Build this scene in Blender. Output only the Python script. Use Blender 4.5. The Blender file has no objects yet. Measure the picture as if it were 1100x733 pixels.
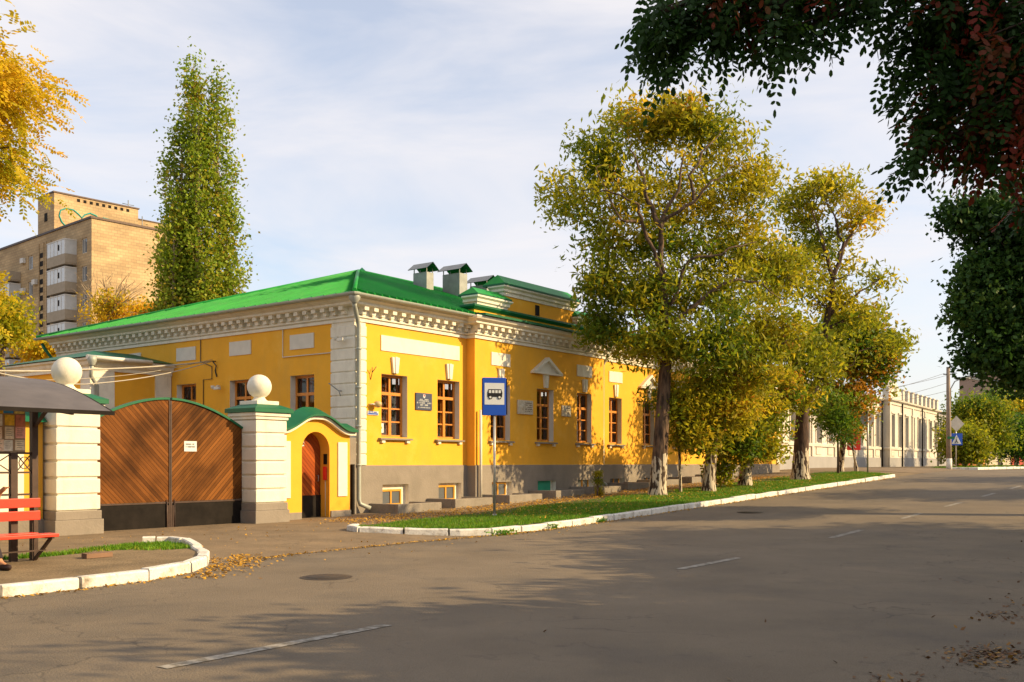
import bpy, bmesh, math, random
import numpy as np
from mathutils import Vector, Matrix
R = math.radians
rnd = random.Random(7)
rng = np.random.default_rng(11)
scene = bpy.context.scene
COL = scene.collection

# ------------------------------------------------------------------ camera
F_PX, CX, HZ, EYE = 1052.0, 550.0, 497.0, 1.6
cd = bpy.data.cameras.new('camera'); cam = bpy.data.objects.new('camera', cd); COL.objects.link(cam)
cam.location = (0, 0, EYE); cam.rotation_euler = (R(90), 0, 0)
cd.sensor_width = 36; cd.sensor_fit = 'HORIZONTAL'; cd.lens = 36 * F_PX / 1100
cd.shift_y = (HZ - 366.5) / 1100; cd.clip_start = .05; cd.clip_end = 3000
scene.camera = cam

# ------------------------------------------------------------------ sky, sun, exposure
SUN_EL, SUN_AZ = 27.0, 98.0            # azimuth clockwise from +Y
w = bpy.data.worlds.new('World'); scene.world = w; w.use_nodes = True
nt = w.node_tree; nt.nodes.clear()
def wn(t, **k):
    n = nt.nodes.new(t)
    for a, b in k.items(): setattr(n, a, b)
    return n
out = wn('ShaderNodeOutputWorld'); bg = wn('ShaderNodeBackground'); bg.inputs[1].default_value = .15
sky = wn('ShaderNodeTexSky', sky_type='NISHITA'); sky.sun_disc = False
sky.sun_elevation = R(SUN_EL); sky.sun_rotation = R(SUN_AZ); sky.air_density = 1.0; sky.dust_density = 1.6; sky.ozone_density = 1.2
tc = wn('ShaderNodeTexCoord'); mp = wn('ShaderNodeMapping'); mp.inputs['Scale'].default_value = (1.2, 1.2, 5.5); mp.inputs['Rotation'].default_value = (0, R(12), R(20))
n1 = wn('ShaderNodeTexNoise'); n1.inputs['Scale'].default_value = 1.7; n1.inputs['Detail'].default_value = 6; n1.inputs['Roughness'].default_value = .55; n1.inputs['Distortion'].default_value = .6
cr = wn('ShaderNodeValToRGB'); cr.color_ramp.elements[0].position = .36; cr.color_ramp.elements[0].color = (.38, .38, .38, 1); cr.color_ramp.elements[1].position = .62; cr.color_ramp.elements[1].color = (.88, .88, .88, 1)
mx = wn('ShaderNodeMix', data_type='RGBA'); mx.inputs[7].default_value = (4.25, 4.07, 4.12, 1)
L_ = nt.links.new
L_(tc.outputs['Generated'], mp.inputs[0]); L_(mp.outputs[0], n1.inputs[0]); L_(n1.outputs[0], cr.inputs[0])
L_(cr.outputs[0], mx.inputs[0]); L_(sky.outputs[0], mx.inputs[6]); L_(mx.outputs[2], bg.inputs[0]); L_(bg.outputs[0], out.inputs[0])
sl = bpy.data.lights.new('sun', 'SUN'); sun = bpy.data.objects.new('sun', sl); COL.objects.link(sun)
sl.energy = 4.75; sl.angle = R(.55); sl.color = (1, .74, .40)
sv = Vector((math.sin(R(SUN_AZ)) * math.cos(R(SUN_EL)), math.cos(R(SUN_AZ)) * math.cos(R(SUN_EL)), math.sin(R(SUN_EL))))
sun.rotation_euler = (-sv).to_track_quat('-Z', 'Y').to_euler(); sun.location = sv * 50
scene.view_settings.view_transform = 'Standard'; scene.view_settings.look = 'None'
scene.view_settings.exposure = .62; scene.view_settings.gamma = 1; scene.view_settings.use_curve_mapping = False

# ------------------------------------------------------------------ frames and terrain
C = Vector((-4.46, 27.8, 0)); D1 = Vector((.5956, .8033, 0)); D2 = Vector((-.8033, .5956, 0)); ANG = math.atan2(.8033, .5956)
def g1(s):
    if s <= -4: return 0.
    if s <= 2: return .0025 * (s + 4) ** 2
    if s <= 30: return .09 + .03 * (s - 2)
    if s <= 44: u = s - 30; return .93 + .03 * u - .03 * u * u / 28
    return 1.14
def sm(t): t = max(0, min(1, t)); return t * t * (3 - 2 * t)
def gz(s, y): return g1(s) + .1 * sm((y + 6.9) / 2.4) + (.1 if y < -20.7 else 0)
def S(s, y, z=None, dz=0.):
    p = C + D1 * s + D2 * y; p.z = (gz(s, y) if z is None else z) + dz; return p
def P(px, py, Y): return Vector(((px - CX) / F_PX * Y, Y, EYE - (py - HZ) / F_PX * Y))

# ------------------------------------------------------------------ materials
MATS = {}
def mat(name, col, rough=.8, metal=0, var=.12, scale=3., bump=.0, bscale=40., col2=None, fine=0., spec=.3, coat=0):
    if name in MATS: return MATS[name]
    m = bpy.data.materials.new(name); m.use_nodes = True; t = m.node_tree; b = t.nodes['Principled BSDF']
    b.inputs['Roughness'].default_value = rough; b.inputs['Metallic'].default_value = metal; b.inputs['Specular IOR Level'].default_value = spec
    if coat: b.inputs['Coat Weight'].default_value = coat
    tc = t.nodes.new('ShaderNodeTexCoord'); n = t.nodes.new('ShaderNodeTexNoise'); n.inputs['Scale'].default_value = scale; n.inputs['Detail'].default_value = 7; n.inputs['Roughness'].default_value = .62
    r = t.nodes.new('ShaderNodeValToRGB'); r.color_ramp.elements[0].position = .32; r.color_ramp.elements[1].position = .68
    c2 = col2 or tuple(min(1, c * (1 + var)) for c in col); c1 = tuple(c * (1 - var) for c in col) if not col2 else col
    r.color_ramp.elements[0].color = (*c1, 1); r.color_ramp.elements[1].color = (*c2, 1)
    t.links.new(tc.outputs['Object'], n.inputs[0]); t.links.new(n.outputs[0], r.inputs[0])
    last = r.outputs[0]
    if fine:
        n2 = t.nodes.new('ShaderNodeTexNoise'); n2.inputs['Scale'].default_value = bscale * 1.7; n2.inputs['Detail'].default_value = 3
        mm = t.nodes.new('ShaderNodeMapRange'); mm.inputs[1].default_value = .25; mm.inputs[2].default_value = .75; mm.inputs[3].default_value = 1 - fine; mm.inputs[4].default_value = 1 + fine
        mu = t.nodes.new('ShaderNodeMix'); mu.data_type = 'RGBA'; mu.blend_type = 'MULTIPLY'; mu.inputs[0].default_value = 1
        t.links.new(tc.outputs['Object'], n2.inputs[0]); t.links.new(n2.outputs[0], mm.inputs[0]); t.links.new(last, mu.inputs[6]); t.links.new(mm.outputs[0], mu.inputs[7]); last = mu.outputs[2]
    t.links.new(last, b.inputs['Base Color'])
    if bump:
        nb = t.nodes.new('ShaderNodeTexNoise'); nb.inputs['Scale'].default_value = bscale; nb.inputs['Detail'].default_value = 5
        bp = t.nodes.new('ShaderNodeBump'); bp.inputs['Strength'].default_value = bump; bp.inputs['Distance'].default_value = .02
        t.links.new(tc.outputs['Object'], nb.inputs[0]); t.links.new(nb.outputs[0], bp.inputs['Height']); t.links.new(bp.outputs[0], b.inputs['Normal'])
    MATS[name] = m; return m

def add_layer(m, col, scale, lo, hi, vec_scale=(1, 1, 1), amount=1., detail=5, seed=0):
    """a second coat of colour (stain, patch, wear) over a material, by a stretched noise"""
    t = m.node_tree; b = t.nodes['Principled BSDF']; prev = b.inputs['Base Color'].links[0].from_socket
    tc = t.nodes.new('ShaderNodeTexCoord'); mp = t.nodes.new('ShaderNodeMapping'); mp.inputs['Scale'].default_value = vec_scale; mp.inputs['Location'].default_value = (seed, seed * 2, seed)
    n = t.nodes.new('ShaderNodeTexNoise'); n.inputs['Scale'].default_value = scale; n.inputs['Detail'].default_value = detail; n.inputs['Roughness'].default_value = .65
    mr = t.nodes.new('ShaderNodeMapRange'); mr.inputs[1].default_value = lo; mr.inputs[2].default_value = hi; mr.inputs[3].default_value = 0; mr.inputs[4].default_value = amount
    x = t.nodes.new('ShaderNodeMix'); x.data_type = 'RGBA'; x.inputs[7].default_value = (*col, 1)
    t.links.new(tc.outputs['Object'], mp.inputs[0]); t.links.new(mp.outputs[0], n.inputs[0]); t.links.new(n.outputs[0], mr.inputs[0]); t.links.new(mr.outputs[0], x.inputs[0]); t.links.new(prev, x.inputs[6]); t.links.new(x.outputs[2], b.inputs['Base Color'])
    return m

yellow = mat('yellow_plaster', (.78, .39, .03), .85, var=.06, scale=1.2, bump=.25, bscale=25, fine=.03)
add_layer(yellow, (.60, .34, .06), 1.1, .52, .8, (1, 1, .3), .55)
add_layer(yellow, (.84, .52, .10), .8, .55, .75, (1, 1, 1), .5, seed=7)
add_layer(yellow, (.50, .30, .08), 5, .66, .78, (1, 1, .12), .5, seed=3)
orange = mat('orange_plaster_and_bay_shade', (.78, .37, .03), .85, var=.05, scale=1.5, bump=.2, bscale=30)
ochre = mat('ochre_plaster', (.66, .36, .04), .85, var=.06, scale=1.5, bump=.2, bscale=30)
white = mat('white_plaster', (.72, .68, .56), .8, var=.06, scale=4, bump=.2, bscale=30, fine=.03)
add_layer(white, (.46, .40, .29), 2.2, .52, .78, (1, 1, .4), .6)
add_layer(white, (.40, .34, .25), 7, .62, .75, (1, 1, .18), .5, seed=3)
reveal = mat('reveal_paint', (.62, .59, .5), .8, var=.06)
plinth = mat('grey_plinth', (.25, .215, .175), .9, var=.10, scale=1.5, bump=.35, bscale=22, fine=.05)
add_layer(plinth, (.17, .15, .12), 1.3, .5, .75, (1, 1, .5), .6)
add_layer(plinth, (.33, .29, .23), .9, .6, .8, (1, 1, 2), .5, seed=4)
greenroof = mat('green_roof_paint', (.008, .24, .03), .5, var=.16, scale=1.1, bump=.1, bscale=8, spec=.25)
add_layer(greenroof, (.03, .38, .03), .8, .5, .8, (1, 3, 1), .6)
add_layer(greenroof, (.10, .22, .08), 2.5, .58, .75, (1, 1, 1), .6, seed=5)
add_layer(greenroof, (.22, .12, .04), 6, .68, .76, (1, 1, 1), .5, seed=8)
greendark = mat('green_trim_paint', (.006, .11, .045), .5, var=.1, spec=.3)
greencorn = mat('green_cornice_paint', (.20, .30, .14), .8, var=.08)
woodw = mat('window_wood', (.60, .22, .03), .45, var=.15, scale=9, spec=.4)
galv = mat('galvanised_steel', (.25, .26, .25), .5, .5, var=.15, scale=3)
pipe_m = mat('grey_pipe_paint', (.36, .38, .33), .5, .2, var=.1)
pipe_w = mat('white_pipe_paint', (.66, .63, .54), .5, var=.06)
darkmetal = mat('dark_metal', (.014, .011, .009), .75, 0, var=.4, scale=3, spec=.12)
brownmetal = mat('brown_metal', (.07, .045, .035), .5, .3, var=.25, scale=6)
rooffelt = mat('shelter_roof_sheet', (.12, .105, .10), .55, .2, var=.2, scale=2)
redpaint = mat('red_bench_paint', (.62, .035, .01), .45, var=.15, scale=5, spec=.5)
asphalt = mat('asphalt', (.17, .134, .092), .88, var=.14, scale=.5, bump=.6, bscale=60, fine=.22)
add_layer(asphalt, (.100, .086, .068), .35, .5, .7, (1, 1, 1), .7)
add_layer(asphalt, (.24, .18, .11), .6, .58, .75, (1, 1, 1), .55, seed=9)
def cracks(m, scale=.55, amt=.55, th=.012, col=(.04, .035, .03)):
    t = m.node_tree; b = t.nodes['Principled BSDF']; prev = b.inputs['Base Color'].links[0].from_socket
    tc = t.nodes.new('ShaderNodeTexCoord'); n = t.nodes.new('ShaderNodeTexNoise'); n.inputs['Scale'].default_value = 1.6; n.inputs['Detail'].default_value = 4
    v = t.nodes.new('ShaderNodeVectorMath'); v.operation = 'MULTIPLY_ADD'; v.inputs[1].default_value = (1.1, 1.1, 1.1); t.links.new(tc.outputs['Object'], n.inputs[0]); t.links.new(n.outputs[1], v.inputs[0]); t.links.new(tc.outputs['Object'], v.inputs[2])
    vo = t.nodes.new('ShaderNodeTexVoronoi'); vo.feature = 'DISTANCE_TO_EDGE'; vo.inputs['Scale'].default_value = scale; t.links.new(v.outputs[0], vo.inputs[0])
    mr = t.nodes.new('ShaderNodeMapRange'); mr.inputs[1].default_value = 0; mr.inputs[2].default_value = th; mr.inputs[3].default_value = amt; mr.inputs[4].default_value = 0; t.links.new(vo.outputs[0], mr.inputs[0])
    n2 = t.nodes.new('ShaderNodeTexNoise'); n2.inputs['Scale'].default_value = .3; t.links.new(tc.outputs['Object'], n2.inputs[0]); m2 = t.nodes.new('ShaderNodeMapRange'); m2.inputs[1].default_value = .45; m2.inputs[2].default_value = .6; t.links.new(n2.outputs[0], m2.inputs[0])
    mu = t.nodes.new('ShaderNodeMath'); mu.operation = 'MULTIPLY'; t.links.new(mr.outputs[0], mu.inputs[0]); t.links.new(m2.outputs[0], mu.inputs[1])
    x = t.nodes.new('ShaderNodeMix'); x.data_type = 'RGBA'; x.inputs[7].default_value = (*col, 1); t.links.new(mu.outputs[0], x.inputs[0]); t.links.new(prev, x.inputs[6]); t.links.new(x.outputs[2], b.inputs['Base Color'])
add_layer(asphalt, (.08, .07, .055), 3.5, .64, .7, (1, 1, 1), .5, seed=21)
cracks(asphalt, .5, .55, .012)
apron = mat('worn_asphalt', (.19, .138, .083), .92, var=.2, scale=1.2, bump=.6, bscale=45, fine=.25)
add_layer(apron, (.25, .175, .10), 1.1, .5, .7, (1, 1, 1), .7)
dirt = mat('dry_earth', (.20, .145, .08), .95, var=.25, scale=1.3, bump=.8, bscale=25, fine=.25)
soil = mat('lawn_soil', (.06, .07, .02), .95, var=.3, scale=2, bump=.8, bscale=25, fine=.25)
cracks(apron, .9, .6, .02)
kerbpaint = mat('white_kerb_paint', (.68, .66, .60), .8, var=.08, scale=5, bump=.5, bscale=18, fine=.08)
add_layer(kerbpaint, (.30, .25, .18), 3.5, .50, .70, (1, 1, 1), .8)
add_layer(kerbpaint, (.20, .16, .12), 11, .60, .68, (1, 1, 1), .7, seed=6)
linepaint = mat('worn_line_paint', (.34, .31, .26), .8, var=.1, scale=8)
add_layer(linepaint, (.13, .11, .08), 9, .42, .60, (1, 1, 1), .9)
concrete = mat('well_concrete', (.24, .21, .17), .9, var=.15, scale=3, bump=.5, bscale=20, fine=.1)
silver = mat('sign_post_paint', (.45, .43, .38), .4, .5, var=.1)
blue = mat('sign_blue', (.01, .07, .42), .35, var=.03, spec=.5)
signwhite = mat('sign_white', (.60, .62, .60), .5, var=.03)
black = mat('sign_black', (.012, .012, .012), .5, var=.1)
redmark = mat('red_mark', (.6, .03, .02), .5)
dkplaque = mat('slate_blue_plaque', (.06, .075, .12), .35, var=.1)
stone = mat('carved_stone', (.52, .46, .35), .7, var=.2, scale=14, bump=.8, bscale=20)
wire_m = mat('cable', (.42, .38, .30), .6)
blackwire = mat('black_cable', (.05, .05, .05), .6)
skin = mat('skin', (.50, .24, .12), .5, var=.05); cloth = mat('dark_cloth', (.03, .025, .03), .9); shoe_m = mat('shoe_leather', (.03, .015, .012), .4)

def glass_mat():
    m = bpy.data.materials.new('window_glass'); m.use_nodes = True; t = m.node_tree; t.nodes.clear()
    o = t.nodes.new('ShaderNodeOutputMaterial'); mixs = t.nodes.new('ShaderNodeMixShader'); tr = t.nodes.new('ShaderNodeBsdfTransparent'); gl = t.nodes.new('ShaderNodeBsdfGlossy')
    tr.inputs[0].default_value = (.8, .72, .64, 1); gl.inputs[1].default_value = .03; fr = t.nodes.new('ShaderNodeFresnel'); fr.inputs[0].default_value = 1.6
    tcn = t.nodes.new('ShaderNodeTexCoord'); n = t.nodes.new('ShaderNodeTexNoise'); n.inputs['Scale'].default_value = 2.5; bp = t.nodes.new('ShaderNodeBump'); bp.inputs['Strength'].default_value = .08
    t.links.new(tcn.outputs['Object'], n.inputs[0]); t.links.new(n.outputs[0], bp.inputs['Height']); t.links.new(bp.outputs[0], gl.inputs['Normal'])
    t.links.new(fr.outputs[0], mixs.inputs[0]); t.links.new(tr.outputs[0], mixs.inputs[1]); t.links.new(gl.outputs[0], mixs.inputs[2]); t.links.new(mixs.outputs[0], o.inputs[0])
    return m
glass = glass_mat()
room = mat('dark_room_backing', (.24, .085, .04), .9, var=.5, scale=4)  # backing sheet, its dark colour stands for the unlit room behind the glass
farglass = mat('far_glass', (.12, .13, .14), .12, var=.2, scale=.6, spec=.6)

def plank_mat(name, sign, c1, c2, width=.078):
    m = bpy.data.materials.new(name); m.use_nodes = True; t = m.node_tree; b = t.nodes['Principled BSDF']; b.inputs['Roughness'].default_value = .75; b.inputs['Specular IOR Level'].default_value = .12
    tc = t.nodes.new('ShaderNodeTexCoord'); sp = t.nodes.new('ShaderNodeSeparateXYZ'); t.links.new(tc.outputs['Object'], sp.inputs[0])
    def M(op, a, c=None, v=None):
        n = t.nodes.new('ShaderNodeMath'); n.operation = op
        t.links.new(a, n.inputs[0])
        if c is not None: t.links.new(c, n.inputs[1])
        if v is not None: n.inputs[1].default_value = v
        return n.outputs[0]
    across = M('ADD' if sign > 0 else 'SUBTRACT', M('MULTIPLY', sp.outputs[0], v=.707), M('MULTIPLY', sp.outputs[2], v=.707))
    along = M('SUBTRACT' if sign > 0 else 'ADD', M('MULTIPLY', sp.outputs[0], v=.707), M('MULTIPLY', sp.outputs[2], v=.707))
    q = M('DIVIDE', across, v=width); fl = M('FLOOR', q); fr = M('FRACT', q)
    wnz = t.nodes.new('ShaderNodeTexWhiteNoise'); wnz.noise_dimensions = '1D'; t.links.new(fl, wnz.inputs[1])
    cb = t.nodes.new('ShaderNodeCombineXYZ'); t.links.new(M('MULTIPLY', along, v=.8), cb.inputs[0]); t.links.new(M('MULTIPLY', across, v=30.), cb.inputs[1]); t.links.new(M('MULTIPLY', fl, v=3.7), cb.inputs[2])
    n = t.nodes.new('ShaderNodeTexNoise'); n.inputs['Scale'].default_value = 1.6; n.inputs['Detail'].default_value = 6; t.links.new(cb.outputs[0], n.inputs[0])
    f = M('ADD', M('MULTIPLY', wnz.outputs[0], v=.45), M('MULTIPLY', n.outputs[0], v=.62))
    r = t.nodes.new('ShaderNodeValToRGB'); r.color_ramp.elements[0].position = .25; r.color_ramp.elements[0].color = (*c1, 1); r.color_ramp.elements[1].position = .92; r.color_ramp.elements[1].color = (*c2, 1); t.links.new(f, r.inputs[0])
    edge = M('LESS_THAN', fr, v=.09); x = t.nodes.new('ShaderNodeMix'); x.data_type = 'RGBA'; x.inputs[7].default_value = (.02, .01, .005, 1); t.links.new(edge, x.inputs[0]); t.links.new(r.outputs[0], x.inputs[6])
    t.links.new(x.outputs[2], b.inputs['Base Color'])
    n3 = t.nodes.new('ShaderNodeTexNoise'); n3.inputs['Scale'].default_value = .9; n3.inputs['Detail'].default_value = 3; t.links.new(tc.outputs['Object'], n3.inputs[0])
    mr = t.nodes.new('ShaderNodeMapRange'); mr.inputs[1].default_value = .45; mr.inputs[2].default_value = .62; mr.inputs[3].default_value = 1; mr.inputs[4].default_value = .45; t.links.new(n3.outputs[0], mr.inputs[0])
    mu = t.nodes.new('ShaderNodeMix'); mu.data_type = 'RGBA'; mu.blend_type = 'MULTIPLY'; mu.inputs[0].default_value = 1; t.links.new(x.outputs[2], mu.inputs[6]); t.links.new(mr.outputs[0], mu.inputs[7]); t.links.new(mu.outputs[2], b.inputs['Base Color'])
    bp = t.nodes.new('ShaderNodeBump'); bp.inputs['Strength'].default_value = .8; bp.inputs['Distance'].default_value = .01; bp.invert = True; t.links.new(edge, bp.inputs['Height']); t.links.new(bp.outputs[0], b.inputs['Normal'])
    return m
planks_l = plank_mat('gate_planks_falling', 1, (.09, .032, .007), (.235, .085, .018))
planks_r = plank_mat('gate_planks_rising', -1, (.105, .038, .008), (.27, .10, .02))
planks_d = plank_mat('door_planks', 1, (.20, .035, .008), (.50, .12, .02), .09)

def brick_mat(name, c1, c2, mortar, sx=4., rh=.3):
    m = bpy.data.materials.new(name); m.use_nodes = True; t = m.node_tree; b = t.nodes['Principled BSDF']; b.inputs['Roughness'].default_value = .9
    tc = t.nodes.new('ShaderNodeTexCoord'); sp = t.nodes.new('ShaderNodeSeparateXYZ'); cb = t.nodes.new('ShaderNodeCombineXYZ'); ad = t.nodes.new('ShaderNodeMath')
    t.links.new(tc.outputs['Object'], sp.inputs[0]); t.links.new(sp.outputs[0], ad.inputs[0]); t.links.new(sp.outputs[1], ad.inputs[1]); t.links.new(ad.outputs[0], cb.inputs[0]); t.links.new(sp.outputs[2], cb.inputs[1])
    br = t.nodes.new('ShaderNodeTexBrick'); br.inputs['Scale'].default_value = 1; br.inputs['Brick Width'].default_value = .6; br.inputs['Row Height'].default_value = rh; br.inputs['Mortar Size'].default_value = .025
    br.inputs['Color1'].default_value = (*c1, 1); br.inputs['Color2'].default_value = (*c2, 1); br.inputs['Mortar'].default_value = (*mortar, 1)
    t.links.new(cb.outputs[0], br.inputs[0]); n = t.nodes.new('ShaderNodeTexNoise'); n.inputs['Scale'].default_value = .25; n.inputs['Detail'].default_value = 4
    mpp = t.nodes.new('ShaderNodeMapping'); mpp.inputs['Scale'].default_value = (1, 1, 3); t.links.new(tc.outputs['Object'], mpp.inputs[0]); t.links.new(mpp.outputs[0], n.inputs[0])
    mr = t.nodes.new('ShaderNodeMapRange'); mr.inputs[1].default_value = .4; mr.inputs[2].default_value = .6; mr.inputs[3].default_value = .82; mr.inputs[4].default_value = 1.12; t.links.new(n.outputs[0], mr.inputs[0])
    mu = t.nodes.new('ShaderNodeMix'); mu.data_type = 'RGBA'; mu.blend_type = 'MULTIPLY'; mu.inputs[0].default_value = 1; t.links.new(br.outputs[0], mu.inputs[6]); t.links.new(mr.outputs[0], mu.inputs[7]); t.links.new(mu.outputs[2], b.inputs['Base Color'])
    return m
towerbrick = brick_mat('sand_brick', (.50, .36, .19), (.42, .29, .15), (.32, .23, .13))

def bark_mat(name, c1, c2, lime=0., limez=1.3):
    m = bpy.data.materials.new(name); m.use_nodes = True; t = m.node_tree; b = t.nodes['Principled BSDF']; b.inputs['Roughness'].default_value = .95
    tc = t.nodes.new('ShaderNodeTexCoord'); mp = t.nodes.new('ShaderNodeMapping'); mp.inputs['Scale'].default_value = (1, 1, .22); t.links.new(tc.outputs['Object'], mp.inputs[0])
    n = t.nodes.new('ShaderNodeTexNoise'); n.inputs['Scale'].default_value = 11; n.inputs['Detail'].default_value = 6; t.links.new(mp.outputs[0], n.inputs[0])
    r = t.nodes.new('ShaderNodeValToRGB'); r.color_ramp.elements[0].position = .38; r.color_ramp.elements[0].color = (*c1, 1); r.color_ramp.elements[1].position = .62; r.color_ramp.elements[1].color = (*c2, 1); t.links.new(n.outputs[0], r.inputs[0])
    last = r.outputs[0]
    if lime:
        sp = t.nodes.new('ShaderNodeSeparateXYZ'); t.links.new(tc.outputs['Object'], sp.inputs[0])
        n2 = t.nodes.new('ShaderNodeTexNoise'); n2.inputs['Scale'].default_value = 5; t.links.new(mp.outputs[0], n2.inputs[0])
        a = t.nodes.new('ShaderNodeMath'); a.operation = 'MULTIPLY_ADD'; a.inputs[1].default_value = .9; t.links.new(n2.outputs[0], a.inputs[0]); t.links.new(sp.outputs[2], a.inputs[2])
        lt = t.nodes.new('ShaderNodeMath'); lt.operation = 'LESS_THAN'; lt.inputs[1].default_value = limez + .45; t.links.new(a.outputs[0], lt.inputs[0])
        n4 = t.nodes.new('ShaderNodeMath'); n4.operation = 'GREATER_THAN'; n4.inputs[1].default_value = .49; t.links.new(n.outputs[0], n4.inputs[0])
        mu = t.nodes.new('ShaderNodeMath'); mu.operation = 'MULTIPLY'; t.links.new(lt.outputs[0], mu.inputs[0]); t.links.new(n4.outputs[0], mu.inputs[1])
        x = t.nodes.new('ShaderNodeMix'); x.data_type = 'RGBA'; x.inputs[7].default_value = (.50, .43, .31, 1); t.links.new(mu.outputs[0], x.inputs[0]); t.links.new(last, x.inputs[6]); last = x.outputs[2]
    t.links.new(last, b.inputs['Base Color'])
    bp = t.nodes.new('ShaderNodeBump'); bp.inputs['Strength'].default_value = 1; bp.inputs['Distance'].default_value = .04; t.links.new(n.outputs[0], bp.inputs['Height']); t.links.new(bp.outputs[0], b.inputs['Normal'])
    return m
bark = bark_mat('rough_bark', (.045, .028, .018), (.14, .095, .06))
barkdark = bark_mat('dark_bark', (.03, .018, .012), (.085, .05, .03))
barklime = bark_mat('whitewashed_bark', (.035, .021, .013), (.15, .092, .055), 1, 1.25)
barklime_low = bark_mat('whitewashed_dark_bark', (.035, .02, .013), (.10, .055, .035), 1, 1.15)
barkpale = bark_mat('pale_bark', (.20, .14, .08), (.42, .32, .2))

def leaf_mat(name, stops, trans=.35, rough=.55):
    m = bpy.data.materials.new(name); m.use_nodes = True; t = m.node_tree; t.nodes.clear()
    o = t.nodes.new('ShaderNodeOutputMaterial'); a = t.nodes.new('ShaderNodeAttribute'); a.attribute_name = 'tint'
    r = t.nodes.new('ShaderNodeValToRGB'); e = r.color_ramp.elements
    while len(e) < len(stops): e.new(.5)
    for k, (p, c) in enumerate(stops): e[k].position = p; e[k].color = (*c, 1)
    b = t.nodes.new('ShaderNodeBsdfPrincipled'); b.inputs['Roughness'].default_value = rough; b.inputs['Specular IOR Level'].default_value = .25
    tl = t.nodes.new('ShaderNodeBsdfTranslucent'); mx = t.nodes.new('ShaderNodeMixShader'); mx.inputs[0].default_value = trans
    t.links.new(a.outputs['Fac'], r.inputs[0]); t.links.new(r.outputs[0], b.inputs['Base Color']); t.links.new(r.outputs[0], tl.inputs[0]); t.links.new(b.outputs[0], mx.inputs[1]); t.links.new(tl.outputs[0], mx.inputs[2]); t.links.new(mx.outputs[0], o.inputs[0])
    return m
leaf_locust = leaf_mat('locust_leaves', [(0, (.10, .17, .012)), (.35, (.30, .31, .015)), (.65, (.52, .42, .02)), (.88, (.64, .42, .025)), (1, (.48, .18, .015))], .58)
leaf_green = leaf_mat('green_leaves', [(0, (.04, .11, .01)), (.5, (.13, .24, .015)), (.85, (.36, .33, .02)), (1, (.50, .23, .02))], .45)
leaf_poplar = leaf_mat('poplar_leaves', [(0, (.10, .19, .012)), (.5, (.23, .33, .02)), (.9, (.34, .36, .03)), (1, (.5, .36, .03))], .42)
leaf_gold = leaf_mat('golden_leaves', [(0, (.12, .22, .012)), (.35, (.48, .42, .015)), (.8, (.85, .52, .025)), (1, (.65, .28, .015))], .55)
leaf_dark = leaf_mat('dark_green_leaves', [(0, (.018, .05, .01)), (.6, (.045, .11, .016)), (1, (.10, .17, .025))], .3)
leaf_near = leaf_mat('overhanging_leaves', [(0, (.012, .045, .008)), (.7, (.04, .09, .012)), (.82, (.10, .045, .01)), (1, (.17, .022, .009))], .45)
leaf_fall = leaf_mat('fallen_leaf_litter', [(0, (.16, .08, .02)), (.5, (.50, .27, .03)), (1, (.62, .34, .03))], .1)
leaf_fall_d = leaf_mat('brown_leaf_litter', [(0, (.05, .025, .01)), (.6, (.16, .07, .02)), (1, (.32, .17, .03))], .1)
grass_m = leaf_mat('grass_blades', [(0, (.06, .17, .008)), (.6, (.14, .30, .012)), (1, (.34, .33, .03))], .3)

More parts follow.
